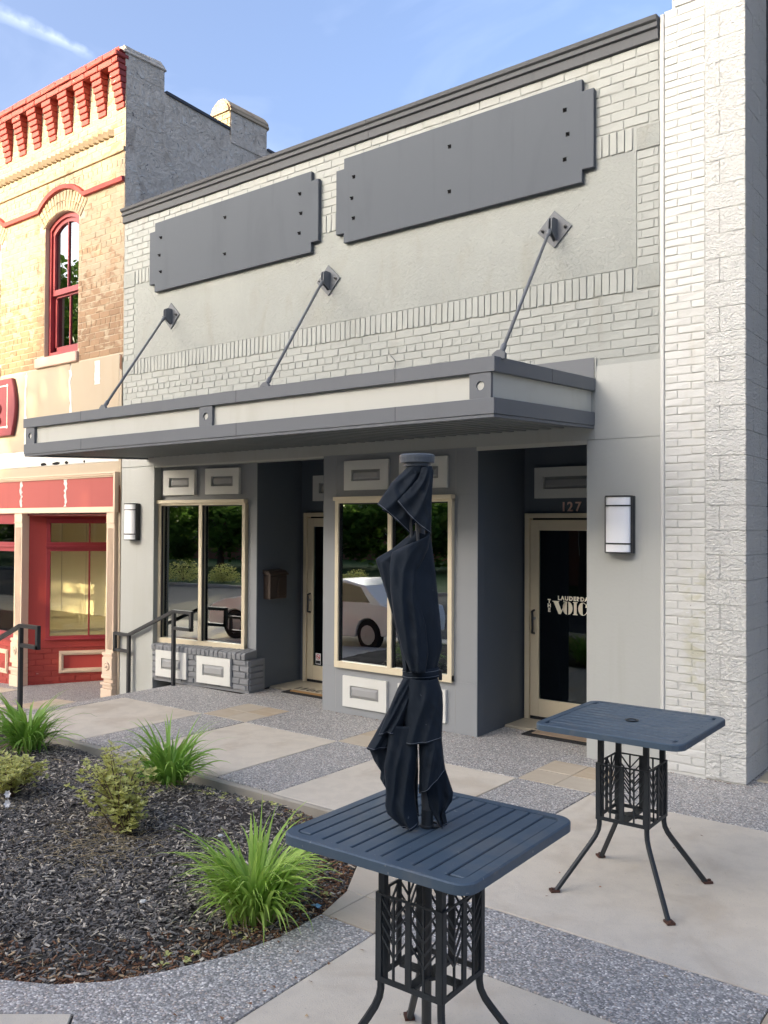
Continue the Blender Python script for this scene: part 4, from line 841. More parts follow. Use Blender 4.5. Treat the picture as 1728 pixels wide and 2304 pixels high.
# sash windows
for xa, xb in WIN:
    y = .10
    def ring(a_out, z_out, a_in, z_in, y0, y1, name, par, mat=M['redd']):
        ao = arch(a_out[0], a_out[1], ZS, ZR*1.0) ; ai = arch(a_in[0], a_in[1], z_in[1], ZR*.93)
        o_ = [(a_out[1], z_out[0]), (a_out[0], z_out[0])]+ao; i_ = [(a_in[1], z_in[0]), (a_in[0], z_in[0])]+ai; n = len(o_); mb = MB()
        vs = [(x, yy, z) for yy in (y0, y1) for x, z in o_+i_]; F = []
        for i in range(n):
            j = (i+1) % n; F += [(i, j, j+n, i+n), (i+2*n, i+3*n, j+3*n, j+2*n), (i, i+2*n, j+2*n, j), (i+n, j+n, j+3*n, i+3*n)]
        mb.add(vs, F); return mb.build(name, mat, par)
    sash = ring((xa, xb), (ZB, ZS), (xa+.055, xb-.055), (ZB+.07, ZS-.055), y-.03, y+.06, 'window', rb)
    ring((xa+.05, xb-.05), (5.58, ZS-.05), (xa+.105, xb-.105), (5.665, ZS-.115), y, y+.05, 'upper_sash', sash)
    mb = MB(); mb.box(xa+.06, xa+.115, y+.04, y+.09, ZB+.05, 5.60).box(xb-.115, xb-.06, y+.04, y+.09, ZB+.05, 5.60).box(xa+.06, xb-.06, y+.04, y+.09, ZB+.05, ZB+.16).box(xa+.06, xb-.06, y+.04, y+.09, 5.55, 5.62); mb.build('lower_sash', M['redd'], sash)
    mb = MB(); cxx = (xa+xb)/2; mb.box(cxx-.012, cxx+.012, y+.008, y+.04, 5.66, ZS+.06); mb.build('muntin', M['redd'], sash)
    mb = MB(); mb.box(cxx-.012, cxx+.012, y+.05, y+.08, ZB+.15, 5.56); mb.build('muntin', M['redd'], sash)
    mb = MB(); a = arch(xa+.09, xb-.09, ZS-.10, ZR*.93); mb.prism([(xb-.09, 5.65), (xa+.09, 5.65)]+a, y+.03, y+.034); mb.build('pane', M['upglass'], sash)
    mb = MB(); mb.box(xa+.10, xb-.10, y+.068, y+.072, ZB+.14, 5.57); mb.build('pane', M['upglass'], sash)
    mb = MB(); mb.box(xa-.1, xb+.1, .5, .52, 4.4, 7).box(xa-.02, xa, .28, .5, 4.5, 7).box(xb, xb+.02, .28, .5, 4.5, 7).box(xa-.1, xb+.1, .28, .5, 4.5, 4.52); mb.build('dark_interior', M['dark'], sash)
    mb = MB(); mb.box(xa-.20, xb+.03, -.05, .12, 4.465, 4.618); mb.build('sill', M['pink'], sash, bevel=.012)
# cement panels and bands between the storeys
xj = [-8.365, -9.575, -10.80, -12.03, -13.26, -14.5, -26]
for i in range(len(xj)-1):
    m = MB(); m.box(xj[i+1]+.012, xj[i]-.012, -.008, .021, 3.205, 4.445+U(-.01, .012)); m.build('cement_panel', M['beige'], rb, bevel=.003)
m = MB(); m.box(-26, -8.36, -.002, .0195, 3.2, 4.44); m.build('panel_backing', M['whitewash'], rb)
def ragged(x0, x1, z0, z1, y, mat, name, n=9, j=.02):
    m = MB(); pts = [(x0+U(-j, j), z0+(z1-z0)*i/n) for i in range(n+1)]+[(x1+U(-j, j), z1-(z1-z0)*i/n) for i in range(n+1)]; m.prism(pts, y-.0025, y); return m.build(name, mat, rb)
ragged(-8.96, -8.83, 4.08, 4.42, -.0085, M['whitewash'], 'worn_patch', 9, .012); ragged(-9.60, -9.55, 3.22, 4.36, -.0085, M['whitewash'], 'worn_patch', 14, .03); ragged(-10.83, -10.78, 3.22, 4.40, -.0085, M['whitewash'], 'worn_patch', 14, .022)
m = MB(); m.box(-26, -8.36, -.004, .021, 2.955, 3.203); m.build('worn_white_band', M['whitewash'], rb, bevel=.006)
for hx_, w_ in ((-10.28, .10), (-9.93, .11), (-9.66, .05), (-9.20, .03)):
    m = MB(); m.prism([(hx_+w_*(math.cos(t*.7)*U(.7, 1.2)), 2.985+.022*math.sin(t*.7)*U(.7, 1.3)) for t in range(9)], -.0055, -.003); m.build('spalled_hole', M['void'], rb)
m = MB(); m.box(-26, -8.355, -.012, .021, 2.80, 2.952); m.build('beige_band', M['beige'], rb, bevel=.008)
m = MB(); m.box(-8.352, -8.296, -.02, .03, -.6, 4.40); m.build('corner_strip', M['beige'], rb, bevel=.004)
m = MB(); m.prism([(-8.35, 2.25), (-8.30, 2.22), (-8.296, 2.55), (-8.31, 2.62), (-8.345, 2.60)], -.0225, -.02).prism([(-8.345, 4.25), (-8.30, 4.22), (-8.296, 4.43), (-8.335, 4.44)], -.0225, -.02); m.build('rust_patch', M['rust'], rb)
# sign band
for i in range(len(xj)-1):
    a, b = (xj[i+1]-.05 if i < 5 else -26), (xj[i]-.05 if i else -8.42)
    m = MB(); m.box(a+.008, b-.008, -.035, .021, 2.315, 2.74); m.build('band_panel', M['redpanel'], rb)
m = MB()
for z0, z1, y in ((2.737, 2.760, -.055), (2.760, 2.785, -.078), (2.785, 2.803, -.095), (2.237, 2.262, -.085), (2.262, 2.29, -.070), (2.29, 2.318, -.052)): m.box(-26, -8.36, y, .02, z0, z1)
m.box(-8.42, -8.362, -.055, .02, 2.318, 2.737).box(-8.362, -8.336, -.09, .02, 2.237, 2.803); m.build('band_moulding', M['peach'], rb)
ragged(-10.885, -10.825, 2.33, 2.735, -.0352, M['whitewash'], 'worn_patch', 12, .022); ragged(-9.655, -9.60, 2.33, 2.735, -.0352, M['whitewash'], 'worn_patch', 12, .025); ragged(-10.865, -10.845, 2.42, 2.66, -.0362, M['pan'], 'worn_patch', 7, .008)
m = MB(); m.box(-26, RX-.07, .02, 3.2, 2.20, 2.236); m.build('entry_ceiling', M['redd'], rb)
# pilasters
def pilaster(x0, x1, zb):
    y = -.07; m = MB(); m.box(x0, x1, y, .05, .285, 2.085); p = m.build('pilaster', M['peach'], rb, bevel=.003)
    n = 5; ww = (x1-x0-.05)/n
    for i in range(n):
        q = MB(); xa = x0+.025+ww*i; q.box(xa+ww*.25, xa+ww*.8, y-.008, y, .33, 2.02); q.build('reed', M['peach'], p, bevel=.003)
    q = MB(); q.box(x0-.006, x1+.006, y-.010, .05, 2.085, 2.10).box(x0, x1, y-.004, .05, 2.10, 2.236); q.build('capital', M['peach'], p, bevel=.003)
    q = MB(); q.box(x0-.035, x1+.01, y-.03, .05, .245, .285).box(x0-.025, x1+.008, y-.018, .05, .215, .245).box(x0-.045, x1-.0, y-.022, .05, -.025, .215); q.build('plinth', M['peach'], p, bevel=.004)
    q = MB(); q.lathe([(.062, 0), (.060, .012), (.046, .014), (.040, .006), (.026, .006), (.022, .018), (.004, .022)], 20, M4=Matrix.Translation(((x0+x1)/2-.022, y-.022, .10)) @ Matrix.Rotation(math.pi/2, 4, 'X')); q.build('rosette', M['peach'], p, smooth=True)
    q = MB(); h = -.025-zb
    for f0, f1, e in ((0, .16, .050), (.16, .30, .020), (.30, .42, .065), (.42, .55, .035), (.55, 1.0, .058)): q.box(x0-e, x1+.012, y-e*.6, .05, -.025-h*f1+.002, -.025-h*f0)
    q.build('base', M['peach'], p, bevel=.006)
pilaster(-8.545, -8.362, -.37); pilaster(-10.975, -10.755, -.50); pilaster(-14.4, -14.18, -.62)
# splayed entry wall with its window
S0 = Vector((-10.755, .05, 0)); sdir = Vector((.76, 1.0, 0)).normalized(); sa = math.atan2(sdir.y, sdir.x); MS = Matrix.Translation(S0) @ Matrix.Rotation(sa, 4, 'Z')
SE = 1.72
m = MB(); m.box(0, .256, 0, .1, .14, 2.22, MS).box(1.50, SE, 0, .1, .14, 2.22, MS).box(.256, 1.5, 0, .1, 2.16, 2.22, MS).box(.256, 1.5, 0, .1, .14, .26, MS); m.build('entry_wall', M['redp'], rb)
m = MB(); m.box(0, SE, .004, .1, -.8, .14, MS).box(-.0, SE, -.012, .1, .125, .150, MS); m.build('stall_riser', M['redp'], rb)
SB = Bricks('riser_brick', M['redb'], rb, 300)
rows(SB, 0.005, SE, -.50, .125, .085, .235, org=lambda s_, z: MS @ Vector((s_, .004, z)), rz=sa, gap=.008, d=.008, j=.003, holes=((.47, 1.40, -.26, .05),))
m = MB()
for b_ in ((.256, 1.5, 2.085, 2.16), (.256, 1.5, 1.644, 1.785), (.256, 1.5, .262, .306)): m.box(b_[0], b_[1], -.02, .06, b_[2], b_[3], MS)
for s0, s1 in ((.256, .318), (.888, .912), (1.44, 1.5)): m.box(s0, s1, -.018, .058, .30, 2.09, MS)
m.box(.25, 1.5, -.045, .0, 1.70, 1.735, MS).box(.25, 1.5, -.045, .0, .245, .268, MS)
ew = m.build('window', M['redd'], rb, bevel=.004)
for s0, s1 in ((.31, .895), (.905, 1.45)):
    for z0, z1 in ((.30, 1.65), (1.78, 2.09)): m = MB(); m.box(s0, s1, .02, .024, z0, z1, MS); m.build('pane', M['clear'], ew)
def moulding(par, MM, s0, s1, z0, z1, y=0.0):
    m = MB()
    for t, (d, dy) in enumerate(((0, .022), (.02, .034), (.045, .018))):
        a, b, c, e = s0+d, s1-d, z0+d, z1-d; k_ = .022
        m.box(a, b, y-dy, y, c, c+k_, MM).box(a, b, y-dy, y, e-k_, e, MM).box(a, a+k_, y-dy+.001, y, c+k_, e-k_, MM).box(b-k_, b, y-dy+.001, y, c+k_, e-k_, MM)
    return m.build('panel_moulding', M['peach'], par)
moulding(rb, MS, .46, 1.42, -.275, .07, .0)
# shop window left of the entry, and more of them beyond the frame
WX = [(-14.16, -10.995), (-17.6, -14.6), (-21.0, -18.0), (-24.6, -21.4)]
m = MB(); m.box(-26, -10.90, .004, .1, -1.2, .14).box(-26, -10.90, -.012, .1, .125, .15).box(-26, -10.9, 0, .1, .14, .25); m.build('stall_riser', M['redp'], rb)
rows(SB, -13.5, -10.99, -.55, .125, .085, .235, y=.004, gap=.008, d=.008, j=.003); SB.finish()
for xa, xb in WX:
    m = MB()
    for z0, z1 in ((2.068, 2.236), (1.636, 1.782), (.24, .356)): m.box(xa, xb, -.02, .06, z0, z1)
    for s0, s1 in ((xa, xa+.06), (xb-.045, xb), ((xa+xb)/2-.03, (xa+xb)/2+.03)): m.box(s0, s1, -.018, .058, .3, 2.1)
    m.box(xa, xb, -.045, 0, 1.70, 1.73).box(xa, xb, -.045, 0, .225, .25)
    ww_ = m.build('window', M['redd'], rb, bevel=.004)
    for s0, s1 in ((xa+.05, (xa+xb)/2-.025), ((xa+xb)/2+.025, xb-.04)):
        for z0, z1 in ((.35, 1.64), (1.78, 2.07)): m = MB(); m.box(s0, s1, .02, .024, z0, z1); m.build('pane', M['clear'], ww_)
m = MB(); [m.box(a, b, 0, .2, -1.3, 2.236) for a, b in ((-14.6, -14.16), (-18.0, -17.6), (-21.4, -21.0), (-26, -24.6))]; m.build('wall', M['redp'], rb)
moulding(rb, I4, -13.9, -11.235, -.31, .068, .0)
# shop interior seen through the glass
m = MB(); m.box(-26, RX-.32, 6.74, 6.9, -.8, 4); m.box(-26.2, -26, .1, 6.9, -.8, 4); m.box(RX-.33, RX-.31, .35, 6.9, -.8, 3.2); m.build('interior_wall', M['room'], rb)
m = MB(); [m.box(x, x+.012, 6.735, 6.741, -.4, 3.1) for x in (-23.0, -21.8, -20.6, -19.4, -18.2, -17)]; m.build('panel_joint', M['pan'], rb)
m = MB(); m.box(-26, RX-.31, .11, 6.9, 3.1, 3.14).box(-26, RX-.3, .3, 12, 8.0, 8.1).box(-26, -25.9, .3, 12, 3, 8); m.build('interior_ceiling', M['room'], rb)
m = MB(); m.box(-26, -10.75, .1, 6.9, -.5, -.42).box(-10.75, RX-.3, 1.5, 6.9, -.5, -.42); m.build('interior_floor', M['roomfloor'], rb)
m = MB(); m.box(-9.75, RX, 1.42, 1.5, -.8, 2.22); m.build('entry_door', M['redd'], rb)
# carved plaque
pq = thing('plaque_sign', 'dark red carved plaque with a white border line on the beige panel', 'sign', (-11.6, -.05, 3.93))
def plq(off, n=10):
    r_ = [(-11.115-off*.2+(.112)*math.sin(math.pi*i/n)-off*.8, 3.475+off+(4.39-3.475-2*off)*i/n) for i in range(n+1)]
    return r_+[(-12.1-(x+11.115)+.0, z) for x, z in [(p[0], p[1]) for p in r_[::-1]]]
m = MB(); m.prism(plq(0), -.075, -.009); m.build('board', M['plaque'], pq, bevel=.012)
m = MB(); xa, xb, za, zb_ = -12.0, -11.225, 3.61, 4.285
for a in ((xa, xb, za, za+.016), (xa, xb, zb_-.016, zb_), (xa, xa+.014, za, zb_), (xb-.014, xb, za, zb_)): m.box(a[0], a[1], -.079, -.0745, a[2], a[3])
for cx_ in (xa+.007, xb-.007):
    for cz_ in (za+.008, zb_-.008): m.prism(ell(cx_, cz_, .02, .025, 0, 360, 10)[:-1], -.081, -.0746)
m.build('border_line', M['orn'], pq)
m = MB()
for i in range(9): m.lathe([(U(.05, .1), 0), (U(.04, .08), .02), (.02, .035)], 9, M4=Matrix.Translation((U(-11.9, -11.36), -.076, U(3.72, 4.18))) @ Matrix.Rotation(math.pi/2, 4, 'X'))
m.build('carved_relief', M['plaque'], pq, smooth=True)
# ================================================================= HANDRAILS
def handrail(y, label, far=False):
    t = thing('handrail', label, 'handrail', (-7.05, y, 0), 'black steel handrails on the steps'); s_ = .021
    def bar(name, pts, cap=True): m = MB(); m.tube(pts, s_*1.414, 4, True, math.pi/4, flat=(0, 1, 0)); return m.build(name, M['black'], t)
    bar('post', [(-7.055, y, -.16), (-7.055, y, .935)]); bar('post', [(-8.0, y, -.5), (-8.0, y, .56)])
    bar('rail', [(-8.335, y, .567), (-8.012, y, .567), (-7.06, y, .948), (-6.69, y, .950)])
    bar('loop', [(-6.711, y, .93), (-6.711, y, .715)]); bar('loop', [(-6.69, y, .735), (-7.04, y, .735)])
    bar('loop', [(-8.314, y, .55), (-8.314, y, .325)]); bar('loop', [(-8.335, y, .345), (-8.02, y, .345)])
handrail(-.075, 'black square-bar handrail against the grey wall by the left window'); handrail(-2.17, 'black square-bar handrail beside the planting bed kerb')
# ================================================================= TABLES AND UMBRELLA
def rrect(h, r, n=6):
    out = []
    for cx_, cy_, a0 in ((h-r, h-r, 0), (-h+r, h-r, 90), (-h+r, -h+r, 180), (h-r, -h+r, 270)): out += [(cx_+r*math.cos(math.radians(a0+90*i/n)), cy_+r*math.sin(math.radians(a0+90*i/n))) for i in range(n+1)]
    return out
def make_table():
    t = thing('cafe_table', 'x', 'table', (0, 0, 0), 'slatted slate-blue cafe tables on the pavement'); HT, h = .952, .42
    o_, i_ = rrect(h, .07), rrect(h-.045, .035); n = len(o_); m = MB()
    o2 = rrect(h-.006, .065)
    vs = [(x, y, HT-.036) for x, y in o_]+[(x, y, HT-.005) for x, y in o_]+[(x, y, HT) for x, y in o2]+[(x, y, HT) for x, y in i_]+[(x, y, HT-.03) for x, y in i_]
    F = [(k*n+i, k*n+(i+1) % n, (k+1)*n+(i+1) % n, (k+1)*n+i) for k in range(4) for i in range(n)]+[(4*n+i, 4*n+(i+1) % n, (i+1) % n, i) for i in range(n)]
    m.add(vs, F); top = m.build('tabletop_rim', M['table'], t)
    ns = 11; wi = 2*(h-.045)/ns; lim = h-.0455
    for k in range(ns):
        y0 = -lim+k*wi+.004; y1 = -lim+(k+1)*wi-.004
        x1 = lim-(.02 if k in (0, ns-1) else 0)
        m = MB(); m.box(-x1, x1, y0, y1, HT-.018, HT-.0015)
        m.build('slat', M['table'], t, bevel=.003)
    m = MB(); m.lathe([(.036, -.002), (.040, .003), (.026, .004), (.024, -.03)], 20, (0, 0, HT)); m.build('hole_ring', M['tablebase'], t, smooth=False)
    m = MB(); lim2 = h-.10
    for a in (-.3, 0, .3): m.box(a-.02, a+.02, -lim2, lim2, HT-.034, HT-.0185)
    m.build('underframe', M['tablebase'], t)
    c, zt, zb = .152, .718, .397
    m = MB()
    for sx in (-1, 1):
        for sy in (-1, 1): m.box(sx*(c-.02)-.014, sx*(c-.02)+.014, sy*(c-.02)-.014, sy*(c-.02)+.014, zb, .93)
    for q in (-1, 1): m.box(-c+.02, c-.02, q*(c-.02)-.006, q*(c-.02)+.006, .855, .885).box(q*(c-.02)-.006, q*(c-.02)+.006, -c+.02, c-.02, .853, .883)
    m.build('stanchion', M['tablebase'], t)
    for k in range(4):
        Mx = Matrix.Rotation(k*math.pi/2, 4, 'Z'); m = MB(); y0, y1 = -c-.003, -c+.005
        m.box(-c, -c+.026, y0, y1, zb, zt, Mx).box(c-.026, c, y0, y1, zb, zt, Mx).box(-c+.026, c-.026, y0+.0005, y1, zb, zb+.02, Mx).box(-c+.026, c-.026, y0+.0005, y1, zt-.008, zt, Mx).box(-.013, .013, y0-.001, y1, zb+.02, zt-.008, Mx)
        for sx in (-.069, .069):
            m.box(sx-.004, sx+.004, y0, y1, zb+.02, zt-.008, Mx)
            for zz in (zt-.085, zt-.13, zt-.175, zt-.22):
                for s_ in (-1, 1):
                    e = .054; m.add([Mx @ Vector((sx+s_*px, yy, pz)) for yy in (y0+.001, y1-.001) for px, pz in ((0, zz-.005), (e, zz+.060), (e, zz+.071), (0, zz+.006))], [(0, 1, 2, 3), (7, 6, 5, 4), (0, 4, 5, 1), (1, 5, 6, 2), (2, 6, 7, 3), (3, 7, 4, 0)])
        m.build('fret_panel', M['tablebase'], t)
    m = MB(); m.box(-.135, .135, -.02, .02, zb+.004, zb+.016).box(-.02, .02, -.135, .135, zb+.003, zb+.015); m.lathe([(.045, 0), (.045, .014), (.030, .014), (.030, 0)], 16, (0, 0, zb+.003)); m.build('pole_bracket', M['tablebase'], t)
    for sx in (-1, 1):
        for sy in (-1, 1):
            m = MB(); k = c-.014; f = .318
            pts = [(sx*k, sy*k, zb+.03), (sx*k, sy*k, zb-.03), (sx*(k+.004), sy*(k+.004), zb-.06), (sx*(k+.016), sy*(k+.016), zb-.095), (sx*(k+.034), sy*(k+.034), zb-.13), (sx*f, sy*f, .006)]
            m.tube(pts, .0155, 6); lg = m.build('leg', M['tablebase'], t, smooth=False)
            q = MB(); q.box(-.026, .026, -.022, .022, 0, .012, Matrix.Translation((sx*(f+.008), sy*(f+.008), 0)) @ Matrix.Rotation(math.atan2(sy, sx), 4, 'Z')); q.lathe([(.009, .012), (.009, .02)], 6, (sx*(f+.018), sy*(f+.018), 0)); q.build('foot_pad', M['rustpad'], lg)
    return t
t2 = make_table(); t1 = copy_tree(t2)
t2.location = (.026, -2.455, .001); t2.rotation_euler.z = .015; t2['label'] = 'empty slate-blue table with slats parallel to the shopfront near the white pier'
t1.location = (.118, -4.618, .001); t1.rotation_euler.z = math.pi/2+.02; t1.scale = (.95, .95, 1); t1['label'] = 'slate-blue slatted table holding the closed umbrella'
UBX = Vector((.134, -4.634, 0)); UA, UF = Vector((.791, .612, 0)), Vector((-.612, .791, 0))
def up_(a, d, z): return UBX + UA*a + UF*d + Vector((0, 0, z))
um = thing('umbrella', 'closed navy canvas umbrella strapped round its pole through the table', 'umbrella', (.134, -4.634, .0))
PA = -.018
m = MB(); m.tube([up_(PA+.0, 0, .004), up_(PA, 0, .9), up_(PA-.02, 0, 1.6), up_(-.055, 0, 2.30)], .0185, 14); m.build('pole', M['pole'], um, smooth=True)
m = MB(); c_ = up_(PA, 0, 0); m.lathe([(.026, .955), (.026, .962), (.0225, .965), (.0225, 1.02), (.019, 1.022)], 16, (c_.x, c_.y, 0)); m.build('collar', M['tablebase'], um)
m = MB(); c_ = up_(-.061, 0, 0); m.lathe([(.030, 2.262), (.030, 2.282), (.050, 2.284), (.050, 2.295), (.0635, 2.297), (.065, 2.312), (.066, 2.314), (.066, 2.323), (.060, 2.328)], 28, (c_.x, c_.y, 0)); m.build('hub_cap', M['hub'], um)
def lerp_curve(c, v):
    c = [(p[0], p[1]) for p in c]; d = [0]
    for i in range(1, len(c)): d.append(d[-1]+math.hypot(c[i][0]-c[i-1][0], c[i][1]-c[i-1][1]))
    t = v*d[-1]
    for i in range(1, len(c)):
        if t <= d[i] or i == len(c)-1:
            k = (t-d[i-1])/max(d[i]-d[i-1], 1e-9); return (c[i-1][0]+(c[i][0]-c[i-1][0])*k, c[i-1][1]+(c[i][1]-c[i-1][1])*k)
def sheet(name, Lc, Rc, d0, bulge, fold=.006, k=2.0, ph=0.0, nu=34, nv=40, sag=0.0, tip=0.0, stitch=True, sgn=1):
    m = MB(); vs = []
    for i in range(nv+1):
        v = i/nv; a, b = lerp_curve(Lc, v), lerp_curve(Rc, v)
        for j in range(nu+1):
            u = j/nu; z = a[1]+(b[1]-a[1])*u-sag*v**3*math.sin(math.pi*u); x = a[0]+(b[0]-a[0])*u
            d = d0-sgn*bulge*math.sqrt(max(0, 1-(2*u-1)**2))-tip*(1-u)*v+fold*math.sin(2*math.pi*(k*u+ph)+2.2*v)*(.25+.75*v)
            wr = mn.noise((x*26+d0*40, z*9+k*3, k))*.9+mn.noise((x*55+(z-1.5)*22, z*20, k+5))*.5
            d += .013*(abs(math.sin(math.pi*(2.6*u+1.2*v+ph)))-.6)*math.sin(math.pi*u)**.5*min(1, v*3)
            d += .010*wr*(.35+.65*min(1, abs(z-1.52)/.12+.4))
            vs.append(up_(x, d, z))
    n = nu+1; m.add(vs, [(i*n+j, i*n+j+1, (i+1)*n+j+1, (i+1)*n+j) for i in range(nv) for j in range(nu)])
    o = m.build(name, M['fabric'], um, smooth=True); sd_ = o.modifiers.new('thickness', 'SOLIDIFY'); sd_.thickness = .0022; sd_.offset = 0
    if stitch:
        row = [vs[(nv-1)*n+j] for j in range(n)]; q = MB(); q.tube([p-UF*.0022*sgn for p in row], .0009, 4); q.build('hem_stitch', M['thread'], o)
    return o
def bodyring(name, Ls, Rs, zs, amp, kf, dmax=.085, ph=0.0, open_top=True):
    m = MB(); nv, nt_ = 44, 72; vs = []
    for i in range(nv+1):
        v = i/nv; z = zs[0]+(zs[1]-zs[0])*v
        a = interp(Ls, z); b = interp(Rs, z); c_ = (a+b)/2; hw = (b-a)/2
        for j in range(nt_):
            th = 2*math.pi*j/nt_; s_, co_ = math.sin(th), math.cos(th)
            f = 1+amp*abs(s_)*(math.sin(kf*th+ph+3.0*v+.8*math.sin(6*v))+.5*math.sin((kf+4)*th-5*v))
            dp = min(hw*.82, dmax); f += .14*mn.noise((math.cos(th)*2.2, math.sin(th)*2.2, z*7))+.07*mn.noise((th*3.0, z*22, 4))+.10*math.sin(9*th)*max(0, 1-(z-1.52)/.16)
            x = c_+hw*co_*(1-.0*amp); zz = z+.05*(x-b)*(1-v)**2/max(b-a, .01)*1.0
            vs.append(up_(x, -dp*s_*f, zz))
    m.add(vs, [(i*nt_+j, i*nt_+(j+1) % nt_, (i+1)*nt_+(j+1) % nt_, (i+1)*nt_+j) for i in range(nv) for j in range(nt_)])
    o = m.build(name, M['fabric'], um, smooth=True); return o
def interp(t, z):
    if z >= t[0][1]: return t[0][0]
    for i in range(1, len(t)):
        if z >= t[i][1]: k = (t[i-1][1]-z)/(t[i-1][1]-t[i][1]); return t[i-1][0]+(t[i][0]-t[i-1][0])*k
    return t[-1][0]
foldL = [(-.06, 2.045), (-.110, 2.01), (-.158, 1.97), (-.163, 1.91), (-.159, 1.83), (-.145, 1.725), (-.112, 1.60), (-.105, 1.53)]
bodR = [(-.014, 2.045), (-.003, 1.98), (.010, 1.88), (.027, 1.715), (.035, 1.616), (.016, 1.54), (.015, 1.5)]
bodyring('canopy', foldL, bodR, (2.043, 1.525), .16, 3, ph=.6)
sheet('canopy_fold', [(-.07, 2.045), (-.150, 1.978), (-.213, 1.940)]+[(-.197, 1.89), (-.167, 1.796), (-.144, 1.714), (-.112, 1.571), (-.109, 1.53)], [(-.03, 2.03), (-.06, 1.97), (-.10, 1.90), (-.12, 1.8), (-.10, 1.7), (-.08, 1.58), (-.07, 1.53)], -.012, .03, .006, 1.2, .1, stitch=False)
sheet('canopy_fold', [(-.05, 2.045), (-.10, 2.0), (-.16, 1.95), (-.15, 1.85), (-.12, 1.7), (-.09, 1.55)], [(-.012, 2.03), (.0, 1.9), (.02, 1.75), (.03, 1.62), (.012, 1.54)], .03, -.055, .008, 2, .3, stitch=False)
# crossing pleat on the front of the canopy
sheet('canopy_fold', [(-.095, 1.995), (-.155, 1.965), (-.161, 1.91), (-.158, 1.83), (-.145, 1.73), (-.112, 1.60), (-.085, 1.535)], [(-.015, 2.03), (-.022, 1.98), (-.06, 1.90), (-.055, 1.80), (-.03, 1.70), (-.02, 1.60), (-.03, 1.535)], -.052, .045, .004, 1.0, .45, stitch=False)
# vent cap: back fold, front fold, rear
sheet('vent_cap', [(-.088, 2.288), (-.155, 2.222), (-.208, 2.141)], [(-.03, 2.285), (-.05, 2.16), (-.085, 2.03)], -.012, .035, .006, 1.1, .2, sag=-.004)
sheet('vent_cap', [(-.045, 2.275), (-.06, 2.235), (-.100, 2.19), (-.137, 2.154)], [(-.010, 2.282), (-.004, 2.262), (-.010, 2.156), (-.012, 2.033)], -.045, .030, .005, 1.0, .6, sag=.012)
sheet('vent_cap', [(-.095, 2.288), (-.15, 2.2), (-.19, 2.12)], [(-.008, 2.285), (-.006, 2.2), (-.012, 2.04)], .025, -.04, .008, 2, .1)
m = MB(); m.lathe([(.052, 2.255), (.040, 2.288), (.028, 2.290)], 24, (up_(-.058, 0, 0).x, up_(-.058, 0, 0).y, 0)); m.build('vent_collar', M['fabric'], um, smooth=True)
for a, d in ((-.085, -.03), (-.062, -.045), (-.05, .02)):
    m = MB(); m.tube([up_(a+.02, d*.6, 2.27), up_(a, d, 2.08), up_(a+.01, d, 1.9)], .006, 6); m.build('rib', M['pole'], um)
# strap
m = MB(); vs = []; nt_ = 40
for z, e in ((1.502, .003), (1.506, .006), (1.537, .006), (1.541, .003)):
    for j in range(nt_): th = 2*math.pi*j/nt_; vs.append(up_(-.044+(.062+e)*math.cos(th), -(.052+e)*math.sin(th), z+.003*math.cos(th)))
m.add(vs, [(i*nt_+j, i*nt_+(j+1) % nt_, (i+1)*nt_+(j+1) % nt_, (i+1)*nt_+j) for i in range(3) for j in range(nt_)]); so_ = m.build('strap', M['fabric'], um, smooth=True)
for z in (1.512, 1.531):
    q = MB(); q.tube([up_(-.044+.0688*math.cos(2*math.pi*j/nt_), -.0588*math.sin(2*math.pi*j/nt_), z+.003*math.cos(2*math.pi*j/nt_)) for j in range(nt_+1)], .0009, 4); q.build('strap_stitch', M['thread'], so_)
m = MB(); c_ = up_(.026, -.012, 1.515); m.box(-.006, .008, -.006, .006, -.02, .018, Matrix.Translation(c_) @ Matrix.Rotation(.6, 4, 'Z')); m.build('buckle', M['black'], so_, bevel=.002)
# skirt below the strap and hanging corners
sheet('skirt_fold', [(-.10, 1.507), (-.140, 1.42), (-.195, 1.32), (-.243, 1.237)], [(-.07, 1.505), (-.10, 1.40), (-.13, 1.31), (-.150, 1.244)], .012, .03, .008, 1.3, .1)
sheet('skirt_fold', [(-.106, 1.507), (-.128, 1.468), (-.165, 1.38), (-.199, 1.296)], [(-.060, 1.505), (-.085, 1.42), (-.10, 1.36), (-.122, 1.300)], -.02, .03, .007, 1.5, .4, sag=-.008)
sheet('skirt_fold', [(-.095, 1.507), (-.097, 1.424), (-.103, 1.36), (-.110, 1.270)], [(.016, 1.506), (.034, 1.45), (.036, 1.40), (.032, 1.292)], -.018, .062, .006, 1.1, .35, sag=.004)
sheet('skirt_fold', [(-.105, 1.507), (-.13, 1.40), (-.17, 1.25)], [(.015, 1.506), (.032, 1.42), (.035, 1.27)], .02, -.05, .008, 2.2, .1)
sheet('corner_flap', [(-.235, 1.238), (-.215, 1.19), (-.189, 1.153), (-.192, 1.125), (-.168, 1.088)], [(-.115, 1.245), (-.12, 1.19), (-.14, 1.15), (-.150, 1.12), (-.140, 1.06)], .018, .018, .006, 1.0, .2)
sheet('corner_flap', [(-.160, 1.335), (-.165, 1.26), (-.178, 1.181), (-.170, 1.091), (-.173, 1.039), (-.165, 1.012), (-.113, .966)], [(-.058, 1.335), (-.058, 1.285), (-.060, 1.20), (-.067, 1.107), (-.062, 1.04), (-.055, 1.0), (-.050, .972)], -.022, .040, .009, 1.4, .55, sag=.006)
sheet('corner_flap', [(-.100, 1.25), (-.13, 1.15), (-.12, 1.03), (-.085, .975)], [(-.055, 1.25), (-.052, 1.15), (-.054, 1.05), (-.048, .985)], .026, -.02, .006, 1.4, .2)
